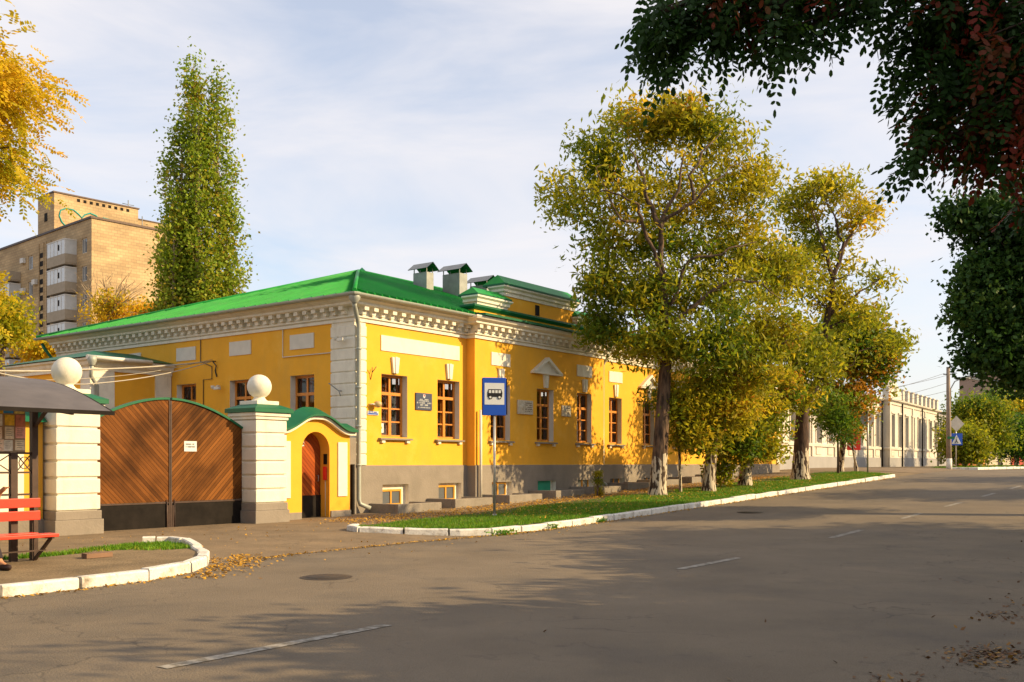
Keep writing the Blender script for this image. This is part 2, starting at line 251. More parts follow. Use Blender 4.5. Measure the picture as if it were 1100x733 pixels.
# ------------------------------------------------------------------ object helpers
def thing(name, label, cat, loc=(0, 0, 0), rz=0., group=None):
    o = bpy.data.objects.new(name, None); COL.objects.link(o); o.location = loc; o.rotation_euler = (0, 0, rz)
    o.empty_display_size = .2; o['label'] = label; o['category'] = cat
    if group: o['group'] = group
    return o
def tag(o, label=None, cat=None, group=None, kind=None):
    if label: o['label'] = label
    if cat: o['category'] = cat
    if group: o['group'] = group
    if kind: o['kind'] = kind
    return o
def copy_tree(src, parent=None, label=None, loc=None, rz=None):
    c = src.copy(); COL.objects.link(c)
    if parent is not None: c.parent = parent
    if label: c['label'] = label
    if loc is not None: c.location = loc
    if rz is not None: c.rotation_euler = (0, 0, rz)
    for ch in list(src.children): copy_tree(ch, c)
    return c
class MB:
    def __init__(s): s.v = []; s.f = []; s.m = []; s.mats = []; s.sm = []
    def mi(s, m):
        if m not in s.mats: s.mats.append(m)
        return s.mats.index(m)
    def poly(s, pts, m, smooth=False):
        n = len(s.v); s.v += [tuple(p) for p in pts]; s.f.append(tuple(range(n, n + len(pts)))); s.m.append(s.mi(m)); s.sm.append(smooth)
    def box(s, x0, x1, y0, y1, z0, z1, m, skip=''):
        n = len(s.v); s.v += [(x, y, z) for z in (z0, z1) for y in (y0, y1) for x in (x0, x1)]
        fs = {'b': (0, 2, 3, 1), 't': (4, 5, 7, 6), 'f': (0, 1, 5, 4), 'k': (2, 6, 7, 3), 'l': (0, 4, 6, 2), 'r': (1, 3, 7, 5)}
        for k, q in fs.items():
            if k not in skip: s.f.append(tuple(n + i for i in q)); s.m.append(s.mi(m)); s.sm.append(False)
        return s
    def obox(s, M, sx, sy, sz, m):
        """box centred at matrix M, sizes sx,sy,sz"""
        n = len(s.v); s.v += [tuple(M @ Vector((x * sx / 2, y * sy / 2, z * sz / 2))) for z in (-1, 1) for y in (-1, 1) for x in (-1, 1)]
        for q in ((0, 2, 3, 1), (4, 5, 7, 6), (0, 1, 5, 4), (2, 6, 7, 3), (0, 4, 6, 2), (1, 3, 7, 5)): s.f.append(tuple(n + i for i in q)); s.m.append(s.mi(m)); s.sm.append(False)
    def bar(s, a, b, w, h, m, up=Vector((0, 0, 1))):
        a = Vector(a); b = Vector(b); d = (b - a); L = d.length; d.normalize()
        x = d; y = up.cross(x)
        if y.length < .01: y = Vector((0, 1, 0)).cross(x)
        y.normalize(); z = x.cross(y); M = Matrix((x, y, z)).transposed().to_4x4(); M.translation = (a + b) / 2
        s.obox(M, L, w, h, m)
    def prism(s, pts, a, b, m, axis='y', smooth=False):
        """polygon pts (u,v) extruded between a and b on axis"""
        def q(u, v, t): return {'y': (u, t, v), 'x': (t, u, v), 'z': (u, v, t)}[axis]
        A = [q(u, v, a) for u, v in pts]; B = [q(u, v, b) for u, v in pts]; n = len(pts)
        s.poly(A, m); s.poly(B[::-1], m)
        for i in range(n): s.poly([A[i], A[(i + 1) % n], B[(i + 1) % n], B[i]], m, smooth)
    def tube(s, pts, rs, m, n=8, cap=True):
        pts = [Vector(p) for p in pts]
        if not hasattr(rs, '__len__'): rs = [rs] * len(pts)
        base = len(s.v); prev = None
        for i, p in enumerate(pts):
            d = (pts[min(i + 1, len(pts) - 1)] - pts[max(i - 1, 0)])
            if d.length < 1e-6: d = Vector((0, 0, 1))
            d.normalize()
            if prev is None: u = d.cross(Vector((.31, .95, .05)) if abs(d.y) < .9 else Vector((1, 0, 0)))
            else: u = prev - d * prev.dot(d)
            u.normalize(); prev = u; v = d.cross(u)
            for k in range(n): a = 2 * math.pi * k / n; s.v.append(tuple(p + (u * math.cos(a) + v * math.sin(a)) * rs[i]))
        for i in range(len(pts) - 1):
            for k in range(n):
                a = base + i * n + k; b = base + i * n + (k + 1) % n; s.f.append((a, b, b + n, a + n)); s.m.append(s.mi(m)); s.sm.append(True)
        if cap:
            s.f.append(tuple(base + k for k in range(n))[::-1]); s.m.append(s.mi(m)); s.sm.append(False)
            e = base + (len(pts) - 1) * n; s.f.append(tuple(e + k for k in range(n))); s.m.append(s.mi(m)); s.sm.append(False)
    def lathe(s, prof, m, c=(0, 0, 0), n=32):
        base = len(s.v)
        for r, z in prof:
            for k in range(n): a = 2 * math.pi * k / n; s.v.append((c[0] + r * math.cos(a), c[1] + r * math.sin(a), c[2] + z))
        for i in range(len(prof) - 1):
            for k in range(n):
                a = base + i * n + k; b = base + i * n + (k + 1) % n; s.f.append((a, b, b + n, a + n)); s.m.append(s.mi(m)); s.sm.append(True)
    def sweep(s, path, prof, m, closed=False, caps=True):
        """path: plan points, prof: (outward,z) points swept along it with mitres (outward = right-hand side)"""
        n = len(path); offs = []
        for i in range(n):
            p = Vector(path[i]); ns = []
            if i > 0: d = (p - Vector(path[i - 1])).normalized(); ns.append(Vector((d.y, -d.x)))
            if i < n - 1: d = (Vector(path[i + 1]) - p).normalized(); ns.append(Vector((d.y, -d.x)))
            if len(ns) == 1: offs.append(ns[0])
            else: b = ns[0] + ns[1]; b /= max(.2, b.dot(ns[0])); offs.append(b)
        rings = [[(path[i][0] + offs[i].x * o, path[i][1] + offs[i].y * o, z) for o, z in prof] for i in range(n)]
        for i in range(n - 1):
            for k in range(len(prof) - 1): s.poly([rings[i][k], rings[i + 1][k], rings[i + 1][k + 1], rings[i][k + 1]], m)
        if caps: s.poly(rings[0], m); s.poly(rings[-1][::-1], m)
    def build(s, name, parent=None, bevel=0, M=None):
        me = bpy.data.meshes.new(name); v = s.v
        if M is not None: v = [tuple(M @ Vector(p)) for p in v]
        me.from_pydata(v, [], s.f); me.polygons.foreach_set('material_index', s.m); me.polygons.foreach_set('use_smooth', s.sm)
        for m in s.mats: me.materials.append(m)
        me.update(); o = bpy.data.objects.new(name, me); COL.objects.link(o)
        if parent is not None: o.parent = parent
        if bevel:
            b = o.modifiers.new('bevel', 'BEVEL'); b.width = bevel; b.segments = 2; b.limit_method = 'ANGLE'; b.angle_limit = R(40)
        return o

def quads_mesh(name, V, tint, m, parent=None, npf=4):
    """V: (N*npf,3) array, tint: per face"""
    N = len(V) // npf; me = bpy.data.meshes.new(name); me.vertices.add(N * npf); me.vertices.foreach_set('co', np.asarray(V, dtype=np.float32).ravel())
    me.loops.add(N * npf); me.loops.foreach_set('vertex_index', np.arange(N * npf, dtype=np.int32)); me.polygons.add(N); me.polygons.foreach_set('loop_start', np.arange(0, N * npf, npf, dtype=np.int32))
    me.update(calc_edges=True); a = me.attributes.new('tint', 'FLOAT', 'FACE'); a.data.foreach_set('value', np.clip(tint, 0, 1).astype(np.float32))
    me.materials.append(m); o = bpy.data.objects.new(name, me); COL.objects.link(o)
    if parent is not None: o.parent = parent
    return o
def unit(a): return a / np.maximum(np.linalg.norm(a, axis=1, keepdims=True), 1e-6)

# ------------------------------------------------------------------ ground sheets
def sheet(name, s0, s1, y0, y1, ds, dy, dz, m, zf=gz, clip=None):
    ns = max(1, round((s1 - s0) / ds)); ny = max(1, round((y1 - y0) / dy)); V = []; Fc = []
    for i in range(ns + 1):
        for j in range(ny + 1):
            s = s0 + (s1 - s0) * i / ns; y = y0 + (y1 - y0) * j / ny; V.append(tuple(S(s, y, zf(s, y) + dz)))
    for i in range(ns):
        for j in range(ny): a = i * (ny + 1) + j; Fc.append((a, a + ny + 1, a + ny + 2, a + 1))
    me = bpy.data.meshes.new(name); me.from_pydata(V, [], Fc); me.materials.append(m); me.polygons.foreach_set('use_smooth', [True] * len(Fc)); o = bpy.data.objects.new(name, me); COL.objects.link(o); o['kind'] = 'structure'; return o
def grid_ground():
    ss = [-900, -300, -120, -60] + [-30 + .5 * i for i in range(161)] + [70, 120, 250, 600, 1500]
    ys = [-1200, -400, -100, -40, -24, -20.75, -20.65] + [-20 + i for i in range(13)] + [-7 + .25 * i for i in range(17)] + [-2.5, -1, 0, 4, 10, 30, 100, 400, 1200]
    V = [tuple(S(s, y)) for s in ss for y in ys]; n = len(ys)
    Fc = [(i * n + j, (i + 1) * n + j, (i + 1) * n + j + 1, i * n + j + 1) for i in range(len(ss) - 1) for j in range(n - 1)]
    me = bpy.data.meshes.new('ground'); me.from_pydata(V, [], Fc); me.materials.append(dirt); o = bpy.data.objects.new('ground', me); COL.objects.link(o); o['kind'] = 'structure'
grid_ground()
sheet('road', -60, 260, -20.6, -7.0, .5, 1.7, .008, asphalt, zf=lambda s, y: g1(s))
sheet('driveway', -13.5, 0.4, -7.0, -.1, .25, .25, .012, apron)
sheet('side_street', 34, 46, -7.0, 40, .5, .25, .012, apron)
sheet('footpath', -30, -9.2, -4.3, -.6, .5, .25, .016, apron)

# kerbs: painted stones laid along a path
def kerb(path, name='kerb', h=.16, w=.17, step=1.0, m=kerbpaint):
    mb = MB(); pts = [Vector((a, b)) for a, b in path]; L = 0; seg = []
    for i in range(len(pts) - 1): seg.append((pts[i], pts[i + 1]))
    d = []; res = []
    for a, b in seg:
        n = max(1, round((b - a).length / .25))
        for k in range(n): res.append(a + (b - a) * k / n)
    res.append(pts[-1])
    i = 0
    while i < len(res) - 1:
        j = min(len(res) - 1, i + 4 + rnd.choice([0, 0, 0, -1])); jit = rnd.uniform(-.02, .02); jz = rnd.uniform(-.018, .014)
        ring = []
        for k in range(i, j + 1):
            t = (res[min(k + 1, len(res) - 1)] - res[max(k - 1, 0)]).normalized(); nrm = Vector((t.y, -t.x)); p = res[k]
            if k == i: p = p + t * .02
            if k == j: p = p - t * .02
            pr = []
            for o, z in ((0, -.1), (0, h - .025), (.02, h), (w - .02, h), (w, h - .02), (w, -.1)):
                q = p + nrm * (w / 2 - o + jit); pr.append(tuple(S(q.x, q.y, max(g1(q.x), gz(q.x, q.y) - .03 if path[0][0] < -4 and path[0][0] > -31 else 0) + z + jz)))
            ring.append(pr)
        for a, b in zip(ring, ring[1:]):
            for k in range(5): mb.poly([a[k], b[k], b[k + 1], a[k + 1]], m)
        mb.poly(ring[0][::-1], m); mb.poly(ring[-1], m); i = j
    return tag(mb.build(name), kind='structure')
KR = [(-4.05, -4.2), (-4.5, -4.5), (-4.66, -4.95), (-4.25, -5.5), (-3.3, -6.6), (-2.75, -7.0), (0, -7.1), (10, -7.1), (20, -7.05), (28.4, -7.0), (29.5, -6.4)]
KL = [(-30, -8.4), (-13.5, -8.35), (-12.0, -8.25), (-11.1, -7.9), (-10.4, -7.3), (-9.7, -6.4), (-9.25, -5.5), (-8.95, -4.8), (-8.9, -4.3), (-9.3, -4.0)]
kerb(KR); kerb(KL)
kerb([(46.5, -5.5), (47, -7), (50, -7.1), (120, -7.1)]); kerb([(-60, -20.7), (140, -20.7)])
def bound_poly(name, poly, m, top, n=.25):
    """raised bed inside a polygon: grid cells clipped by centre, built with bmesh grid"""
    bm = bmesh.new(); pts = [Vector(p) for p in poly]; fc = bm.faces.new([bm.verts.new((p[0], p[1], 0)) for p in pts]); bmesh.ops.triangulate(bm, faces=[fc])
    xs = [p[0] for p in poly]; ys = [p[1] for p in poly]
    x = math.floor(min(xs)) + .5
    while x < max(xs): bmesh.ops.bisect_plane(bm, geom=bm.verts[:] + bm.edges[:] + bm.faces[:], plane_co=(x, 0, 0), plane_no=(1, 0, 0)); x += .5
    y = math.floor(min(ys)) + .5
    while y < max(ys): bmesh.ops.bisect_plane(bm, geom=bm.verts[:] + bm.edges[:] + bm.faces[:], plane_co=(0, y, 0), plane_no=(0, 1, 0)); y += .5
    for v in bm.verts: v.co = S(v.co.x, v.co.y, top(v.co.x, v.co.y))
    me = bpy.data.meshes.new(name); bm.to_mesh(me); bm.free(); me.materials.append(m)
    for p in me.polygons: p.use_smooth = True
    o = bpy.data.objects.new(name, me); COL.objects.link(o); o['kind'] = 'structure'; return o
VR = [(-4.56, -4.95), (-4.18, -5.42), (-3.25, -6.5), (-2.72, -6.92), (0, -7.03), (10, -7.03), (28.4, -6.95), (31, -4.5), (31, -2.9), (14, -3.3), (3, -3.4), (-2.6, -3.9), (-4.0, -4.15), (-4.45, -4.5)]
bound_poly('lawn', VR, soil, lambda s, y: g1(s) + .125 + .045 * sm((y + 6.7) / 1.2))
VL = [(-30, -8.35), (-13.5, -8.28), (-12.0, -8.18), (-11.15, -7.85), (-10.45, -7.25), (-9.78, -6.38), (-9.32, -5.5), (-9.02, -4.8), (-9.0, -4.3), (-9.4, -4.1), (-30, -4.2)]
bound_poly('bus_stop_pavement', VL, dirt, lambda s, y: g1(s) + .125)
bound_poly('far_lawn', [(48, -6.9), (90, -6.9), (90, -1), (48, -4)], soil, lambda s, y: g1(s) + .115)

# road markings, patches
mk = MB()
for a, b in ((-15.2, -12.7), (-6.46, -4.3), (.3, 2.3), (5.6, 7.4), (10.1, 12), (15, 17), (20, 22), (25, 27), (30, 32)):
    n = 4
    for k in range(n):
        u, v = a + (b - a) * k / n, a + (b - a) * (k + 1) / n
        mk.poly([S(u, -13.52, g1(u) + .0135), S(v, -13.52, g1(v) + .0135), S(v, -13.38, g1(v) + .0135), S(u, -13.38, g1(u) + .0135)], linepaint)
tag(mk.build('lane_markings'), kind='structure')
iron = mat('cast_iron', (.06, .045, .03), .6, .4, var=.3, scale=20)
for s_, y_, lab in ((-10.3, -9.98, 'round iron manhole cover in the road near the leaf line by the driveway'), (6.0, -9.3, 'round iron manhole cover in the road farther up beside the lawn kerb')):
    mb = MB(); p = S(s_, y_, g1(s_)); mb.lathe([(.0, .022), (.27, .022), (.275, .017), (.33, .017), (.36, .012)], iron); o = mb.build('manhole_cover'); o.location = p
    tag(o, lab, 'manhole cover')

# ------------------------------------------------------------------ main building
# street frame: x along the street front, y into the building
B = thing('yellow_building', 'long single storey yellow house with green metal roof and white cornice on the street corner', 'building', C, ANG)
LEN, DEP = 32.0, 16.0
ZP, ZW = 1.5, 5.76
WT, WB_ = 4.2, 2.35
def wall_grid(mb, a0, a1, z0, z1, openings, put, m, rev, depth=.3, zbr=()):
    """wall face between a0..a1, z0..z1 with rectangular openings (a,b,zb,zt); put(a,z,d) gives the point, d = depth inwards"""
    xs = sorted({a0, a1, *[o[0] for o in openings], *[o[1] for o in openings]}); zs = sorted({z0, z1, *[o[2] for o in openings], *[o[3] for o in openings], *zbr})
    for x0, x1 in zip(xs, xs[1:]):
        for u0, u1 in zip(zs, zs[1:]):
            cx, cz = (x0 + x1) / 2, (u0 + u1) / 2
            if any(o[0] < cx < o[1] and o[2] < cz < o[3] for o in openings): continue
            mb.poly([put(x0, u0, 0), put(x1, u0, 0), put(x1, u1, 0), put(x0, u1, 0)], m)
    for a, b, zb, zt in openings:
        for q in (((a, zb), (a, zt)), ((a, zt), (b, zt)), ((b, zt), (b, zb)), ((b, zb), (a, zb))):
            (p0, q0), (p1, q1) = q; mb.poly([put(p0, q0, 0), put(p1, q1, 0), put(p1, q1, depth), put(p0, q0, depth)], rev)
FW = [(1.07, 2.18), (3.57, 4.65), (5.84, 6.9), (8.48, 9.52), (11.08, 12.1), (13.98, 14.98), (16.75, 17.75), (19.5, 20.5), (22.2, 23.2), (24.9, 25.9), (27.6, 28.6), (30.0, 31.0)]
SW = [(1.69, 2.74), (4.56, 5.62), (7.38, 8.43), (10.5, 11.5), (13.0, 14.0)]
RX0, RX1, RY = 5.0, 13.0, -.35          # projecting middle bay
wall = MB(); pl = MB()
def put_f(off): return lambda a, z, d: (a, off + d, z)
def seg_wall(a, b, off):
    ops = [(o0, o1, WB_, WT) for o0, o1 in FW if a < o0 < b]
    wall_grid(wall, a, b, ZP, ZW + .1, ops, put_f(off), yellow, reveal)
    pbk = [(wall, o0, off) for o0, o1 in FW if a < o0 < b and o0 < 18]
    for _, o0, _o in pbk: pl.poly([(o0 + .02, off + .13, g1(o0) + .2), (o0 + 1.14, off + .13, g1(o0) + .2), (o0 + 1.14, off + .13, .97), (o0 + .02, off + .13, .97)], white)
    pops = [(o0 + .02, o0 + 1.14, g1(o0) + .22, .95) for o0, o1 in FW if a < o0 < b and o0 < 18]
    wall_grid(pl, a, b, -.3, ZP, pops, put_f(off - .03), plinth, white, depth=.33)
seg_wall(0, RX0, 0); seg_wall(RX0, RX1, RY); seg_wall(RX1, LEN, 0)
for x in (RX0, RX1):
    wall.poly([(x, 0, ZP), (x, RY, ZP), (x, RY, ZW + .1), (x, 0, ZW + .1)], orange); pl.poly([(x, 0, -.3), (x, RY - .03, -.3), (x, RY - .03, ZP), (x, -.03, ZP)], plinth)  # bay returns: their shade is put into the colour as orange
put_s = lambda a, z, d: (d, a, z)
wall_grid(wall, 0, DEP, ZP, ZW + .1, [(a, b, WB_, WT) for a, b in SW], put_s, yellow, white)
wall_grid(pl, -.03, DEP, -.3, ZP, [], lambda a, z, d: (-.03 + d, a, z), plinth, white)
for a in ((LEN, 0), (LEN, DEP)): pass
wall.poly([(LEN, 0, ZP), (LEN, DEP, ZP), (LEN, DEP, ZW + .1), (LEN, 0, ZW + .1)], yellow); wall.poly([(0, DEP, 0), (LEN, DEP, 0), (LEN, DEP, ZW), (0, DEP, ZW)], yellow)
pl.poly([(LEN, -.03, -.3), (LEN, DEP, -.3), (LEN, DEP, ZP), (LEN, -.03, ZP)], plinth)
for (a, b, y) in ((0, RX0, 0), (RX0, RX1, RY), (RX1, LEN, 0)): pl.poly([(a, y - .03, ZP), (b, y - .03, ZP), (b, y, ZP + .02), (a, y, ZP + .02)], plinth)
wall.build('wall', B); pl.build('plinth', B)

# windows
def window_proto(w, h, rows_low=3):
    fr = MB(); gl = MB(); f = .07
    def fset(y, t):
        fr.box(-w / 2, -w / 2 + f, y, y + t, 0, h, woodw); fr.box(w / 2 - f, w / 2, y, y + t, 0, h, woodw)
        fr.box(-w / 2 + f, w / 2 - f, y, y + t, 0, f, woodw); fr.box(-w / 2 + f, w / 2 - f, y, y + t, h - f, h, woodw)
        zt = h * .70; fr.box(-w / 2 + f, w / 2 - f, y - .015, y + t, zt - .045, zt + .045, woodw); fr.box(-.05, .05, y - .01, y + t - .004, f, zt - .045, woodw); fr.box(-.03, .03, y, y + t - .004, zt + .045, h - f, woodw)
        for k in range(1, rows_low):
            z = f + (zt - .045 - f) * k / rows_low
            for s0, s1 in ((-w / 2 + f, -.05), (.05, w / 2 - f)): fr.box(s0, s1, y + .01, y + t - .008, z - .02, z + .02, woodw)
    fset(0, .06); fset(.16, .05)
    gl.poly([(-w / 2 + f, .03, f), (w / 2 - f, .03, f), (w / 2 - f, .03, h - f), (-w / 2 + f, .03, h - f)], glass)
    gl.poly([(-w / 2, .42, -.1), (w / 2, .42, -.1), (w / 2, .42, h + .1), (-w / 2, .42, h + .1)], room)
    fo = fr.build('window', None); g = gl.build('pane', fo)
    return fo
def sill_mesh(w, parent, mm=plinth):
    sb = MB(); sb.prism([(.16, .0), (-.24, -.04), (-.24, -.085), (.16, -.085)], -w / 2 - .12, w / 2 + .12, mm, axis='x')
    for s_ in (-1, 1): sb.box(s_ * (w / 2 - .02) - .06, s_ * (w / 2 - .02) + .06, -.36 + .16, .0, -.17, -.087, white)
    o = sb.build('sill', parent); return o
W0 = window_proto(1.0, WT - WB_); sill0 = sill_mesh(1.0, W0); sill0.location = (0, -.08, 0)
def place_window(src, first, loc, rz=0, sx=1.):
    o = src if first else copy_tree(src, B); o.parent = B; o.location = loc; o.rotation_euler = (0, 0, rz); o.scale = (sx, 1, 1); return o
first = True
for a, b in FW:
    y = RY if RX0 < a < RX1 else 0
    place_window(W0, first, ((a + b) / 2, y + .2, WB_), 0, (b - a)); first = False
    # sill stands at wall face
for a, b in SW: place_window(W0, False, (.2, (a + b) / 2, WB_), -math.pi / 2, (b - a))
# keystones, panels, pediments above the windows
def part_box(name, x0, x1, y0, y1, z0, z1, m, bev=.006): mb = MB(); mb.box(x0, x1, y0, y1, z0, z1, m); return mb.build(name, B, bevel=bev)
for i, (a, b) in enumerate(FW):
    c = (a + b) / 2; y = RY if RX0 < a < RX1 else 0
    ks = MB(); ks.prism([(c - .10, WT + .05), (c + .10, WT + .05), (c + .16, WT + .52), (c - .16, WT + .52)], y - .07, y + .02, white); ks.prism([(c - .03, WT + .04), (c + .03, WT + .04), (c + .05, WT + .53), (c - .05, WT + .53)], y - .095, y - .05, white); ks.build('keystone', B)
    if i in (3, 6, 9):
        pm = MB(); zb, zt, hw = 4.78, 5.33, .9
        pm.box(c - hw, c + hw, y - .16, y + .01, zb - .06, zb, white)
        for s_ in (-1, 1):
            pm.prism([(c + s_ * hw, zb + .002), (c + s_ * (hw - .2), zb + .002), (c, zt - .12), (c, zt)] if s_ < 0 else [(c + hw, zb + .002), (c, zt), (c, zt - .12), (c + hw - .2, zb + .002)], y - .17, y + .01, white)
        pm.prism([(c - hw + .2, zb + .003), (c + hw - .2, zb + .003), (c, zt - .13)], y - .05, y + .01, white)
        pm.build('pediment', B)
    elif i > 1:
        part_box('panel', c - .52, c + .52, y - .03, y + .01, 4.82, 5.25, white)
pn = MB(); pn.box(1.04, 4.62, -.03, .01, 4.88, 5.33, white); pn.build('panel', B)
for a, b in SW: mb = MB(); mb.box(-.025, .01, a + .0, b, 4.98, 5.42, reveal); mb.build('panel', B)

# quoins on the near corner and the far corner
def quoins(x0, x1, side=None):
    q = MB(); z = ZP + .02; k = 0
    while z < ZW - .3:
        q.box(x0, x1, -.045, .05, z, z + .30, white)
        if side: q.box(-.045, .05, -.044, side, z + .001, z + .299, white)
        z += .335
    q.box(x0 + .01, x1 - .01, -.015, .05, ZP + .02, ZW - .02, white)
    if side: q.box(-.014, .05, -.013, side - .01, ZP + .02, ZW - .02, white)
    return q.build('quoins', B, bevel=.02)
quoins(-.046, .43, .96); quoins(LEN - .45, LEN + .03)

# cornice with modillions
OUT = [(0, DEP + .001), (0, 0), (RX0, 0), (RX0, RY), (RX1, RY), (RX1, 0), (LEN, 0), (LEN, 6)]
path = OUT            # walking direction keeps the outside on the right
prof = [(0, 5.62), (.05, 5.62), (.05, 5.70), (.03, 5.72), (.10, 5.74), (.10, 5.78), (.06, 5.80), (.06, 6.02), (.28, 6.03), (.34, 6.06), (.34, 6.12), (.46, 6.18), (.5, 6.24), (.5, 6.28), (0, 6.28)]
def off(p): return p
co = MB(); co.sweep([(x, y) for x, y in path], prof, white)
def modillions(x0, x1, y, step=.375):
    n = int((x1 - x0) / step)
    for k in range(n):
        x = x0 + (x1 - x0) * (k + .5) / n
        co.box(x - .085, x + .085, y - .29, y - .05, 5.925, 6.032, white); co.box(x - .07, x + .07, y - .19, y - .05, 5.82, 5.925, white)
modillions(.0, RX0, 0); modillions(RX0 - .2, RX1 + .2, RY); modillions(RX1 + .3, LEN, 0)
n = int(DEP / .375)
for k in range(n):
    yy = .1 + (DEP - .1) * (k + .5) / n
    co.box(-.29, -.05, yy - .085, yy + .085, 5.925, 6.032, white); co.box(-.19, -.05, yy - .07, yy + .07, 5.82, 5.925, white)
co.build('cornice', B)
# roof
EZ, OV, RISE = 6.33, .55, .335
apx = DEP / 2; AZ = EZ + (apx + OV) * RISE
rf = MB()
e = [(-OV, -OV, EZ), (LEN + OV, -OV, EZ), (LEN + OV, DEP + OV, EZ), (-OV, DEP + OV, EZ)]; r0 = (apx, apx, AZ); r1 = (LEN - apx, apx, AZ)
rf.poly([e[0], e[1], r1, r0], greenroof); rf.poly([e[1], e[2], r1], greenroof); rf.poly([e[2], e[3], r0, r1], greenroof); rf.poly([e[3], e[0], r0], greenroof)
for (p, q) in ((e[0], e[1]), (e[1], e[2]), (e[2], e[3]), (e[3], e[0])): rf.poly([p, q, (q[0], q[1], EZ - .06), (p[0], p[1], EZ - .06)], greendark)
rf.poly([(x, y, EZ - .06) for x, y, z in e][::-1], greendark)
x = -OV + .2
while x < LEN + OV:                      # standing seams up the street slope
    L_up = min(x + OV, apx + OV, LEN + OV - x)
    if L_up > .2: rf.bar((x, -OV + .01, EZ + .03), (x, -OV + L_up - .02, EZ + .03 + L_up * RISE), .045, .075, greenroof)
    x += .30
y = -OV + .25
while y < DEP + OV:                      # and up the side slope
    L_up = min(y + OV, DEP + OV - y)
    if L_up > .2: rf.bar((-OV + .01, y, EZ + .012), (-OV + L_up - .02, y, EZ + .012 + L_up * RISE), .035, .04, greenroof)
    y += .5
rf.tube([(-OV, -OV, EZ + .03), (apx, apx, AZ + .03)], .07, greenroof, 6); rf.tube([(apx, apx, AZ + .03), (LEN - apx, apx, AZ + .03)], .07, greenroof, 6); rf.tube([(-OV, DEP + OV, EZ + .03), (apx, apx, AZ + .03)], .06, greenroof, 6)
rf.build('roof', B)
# gutters: half pipes
def gutter(path, m, r=.085, name='gutter'):
    pr = [(r * math.sin(a) + r, r * -math.cos(a) + EZ - .03) for a in [R(-90 + 22.5 * k) for k in range(9)]]
    g = MB(); g.sweep(path, pr, m, caps=False); return g.build(name, B)
gutter([(-.52, DEP + .5), (-.52, -.52), (RX0 - .3, -.52)], pipe_m)
# green ledge over the projecting bay, attic
at = MB()
at.sweep([(RX0 - .15, -.1), (RX0 - .15, RY - .55), (RX1 + .45, RY - .55), (RX1 + .45, -.1)], [(0, 6.29), (.06, 6.29), (.06, 6.36), (0, 6.36)], greendark)
at.poly([(RX0 - .2, RY - .6, 6.362), (RX1 + .5, RY - .6, 6.362), (RX1 + .5, 2.2, 6.60), (RX0 - .2, 2.2, 6.60)], greenroof)
AX0, AX1, AY = 5.15, 12.85, -.2
at.box(AX0, AX1, AY, AY + .5, 6.30, 6.66, yellow)
at.sweep([(AX0, AY + .5), (AX0, AY), (AX1, AY), (AX1, AY + .5)], [(0, 6.60), (.05, 6.60), (.14, 6.68), (.14, 6.74), (0, 6.78)], greendark)
at.build('parapet', B)
def attic_block(x0, x1, y0, y1, z0, z1, ov, rise):
    a = MB(); a.box(x0, x1, y0, y1, z0, z1, yellow)
    a.sweep([(x0, y1), (x0, y0), (x1, y0), (x1, y1)], [(0, z1 - .30), (.04, z1 - .30), (.04, z1 - .2), (.1, z1 - .16), (.1, z1 - .08), (.18, z1 - .02), (.18, z1 + .03), (0, z1 + .03)], white)
    X0, X1, Y0, Y1 = x0 - ov, x1 + ov, y0 - ov, y1 + ov; ym = (Y0 + Y1) / 2; h = (Y1 - Y0) / 2; Z = z1 + .035
    a.box(X0, X1, Y0, Y1, Z, Z + .06, greendark); Z += .06
    hh = .22
    a.poly([(X0, Y0, Z), (X1, Y0, Z), (X1 - hh, ym, Z + rise), (X0 + hh, ym, Z + rise)], greenroof); a.poly([(X1, Y1, Z), (X0, Y1, Z), (X0 + hh, ym, Z + rise), (X1 - hh, ym, Z + rise)], greenroof)
    a.poly([(X0, Y1, Z), (X0, Y0, Z), (X0 + hh, ym, Z + rise)], greenroof); a.poly([(X1, Y0, Z), (X1, Y1, Z), (X1 - hh, ym, Z + rise)], greenroof)
    return a
at1 = attic_block(7.0, 11.4, .0, .55, 6.6, 7.60, .2, .34); at1.box(8.87, 9.13, -.012, .0, 6.85, 7.22, darkmetal); at1.build('attic', B)
attic_block(5.4, 6.98, -.12, .4, 6.6, 7.04, .15, .25).build('attic', B); attic_block(11.42, 12.7, -.12, .4, 6.6, 7.04, .15, .25).build('attic', B)

# rain pipes
def pipe(name, pts, r, m): mb = MB(); mb.tube(pts, r, m, 10); return mb
p = pipe('drainpipe', [(-.45, -.45, 6.05), (-.40, -.40, 5.95), (-.05, -.17, 5.60), (.02, -.14, 5.45), (.02, -.14, .55), (.05, -.16, .42), (.28, -.34, .30)], .065, pipe_m)
p.lathe([(.07, 0), (.16, .12), (.17, .3), (.1, .3)], pipe_m, c=(-.47, -.47, 6.02), n=16)
for zz in (1.5, 2.6, 3.7, 4.8): p.lathe([(.066, 0), (.085, .005), (.085, .05), (.066, .055)], pipe_m, c=(.02, -.14, zz), n=12)
p.build('drainpipe', B)
p = pipe('drainpipe', [(RX0 + .16, RY - .12, 3.3), (RX0 + .16, RY - .12, .32)], .045, pipe_w); p.build('drainpipe', B)
p = pipe('drainpipe', [(RX1 + .35, -.5, 6.1), (RX1 + .3, -.3, 5.7), (RX1 + .28, -.13, 5.4), (RX1 + .28, -.13, .85), (RX1 + .3, -.3, .7)], .065, pipe_m); p.build('drainpipe', B)
p = pipe('drainpipe', [(-.45, DEP + .3, 6.1), (-.4, DEP + .2, 5.9), (-.15, DEP + .05, 5.5), (-.12, DEP, 3)], .06, greendark); p.build('drainpipe', B)
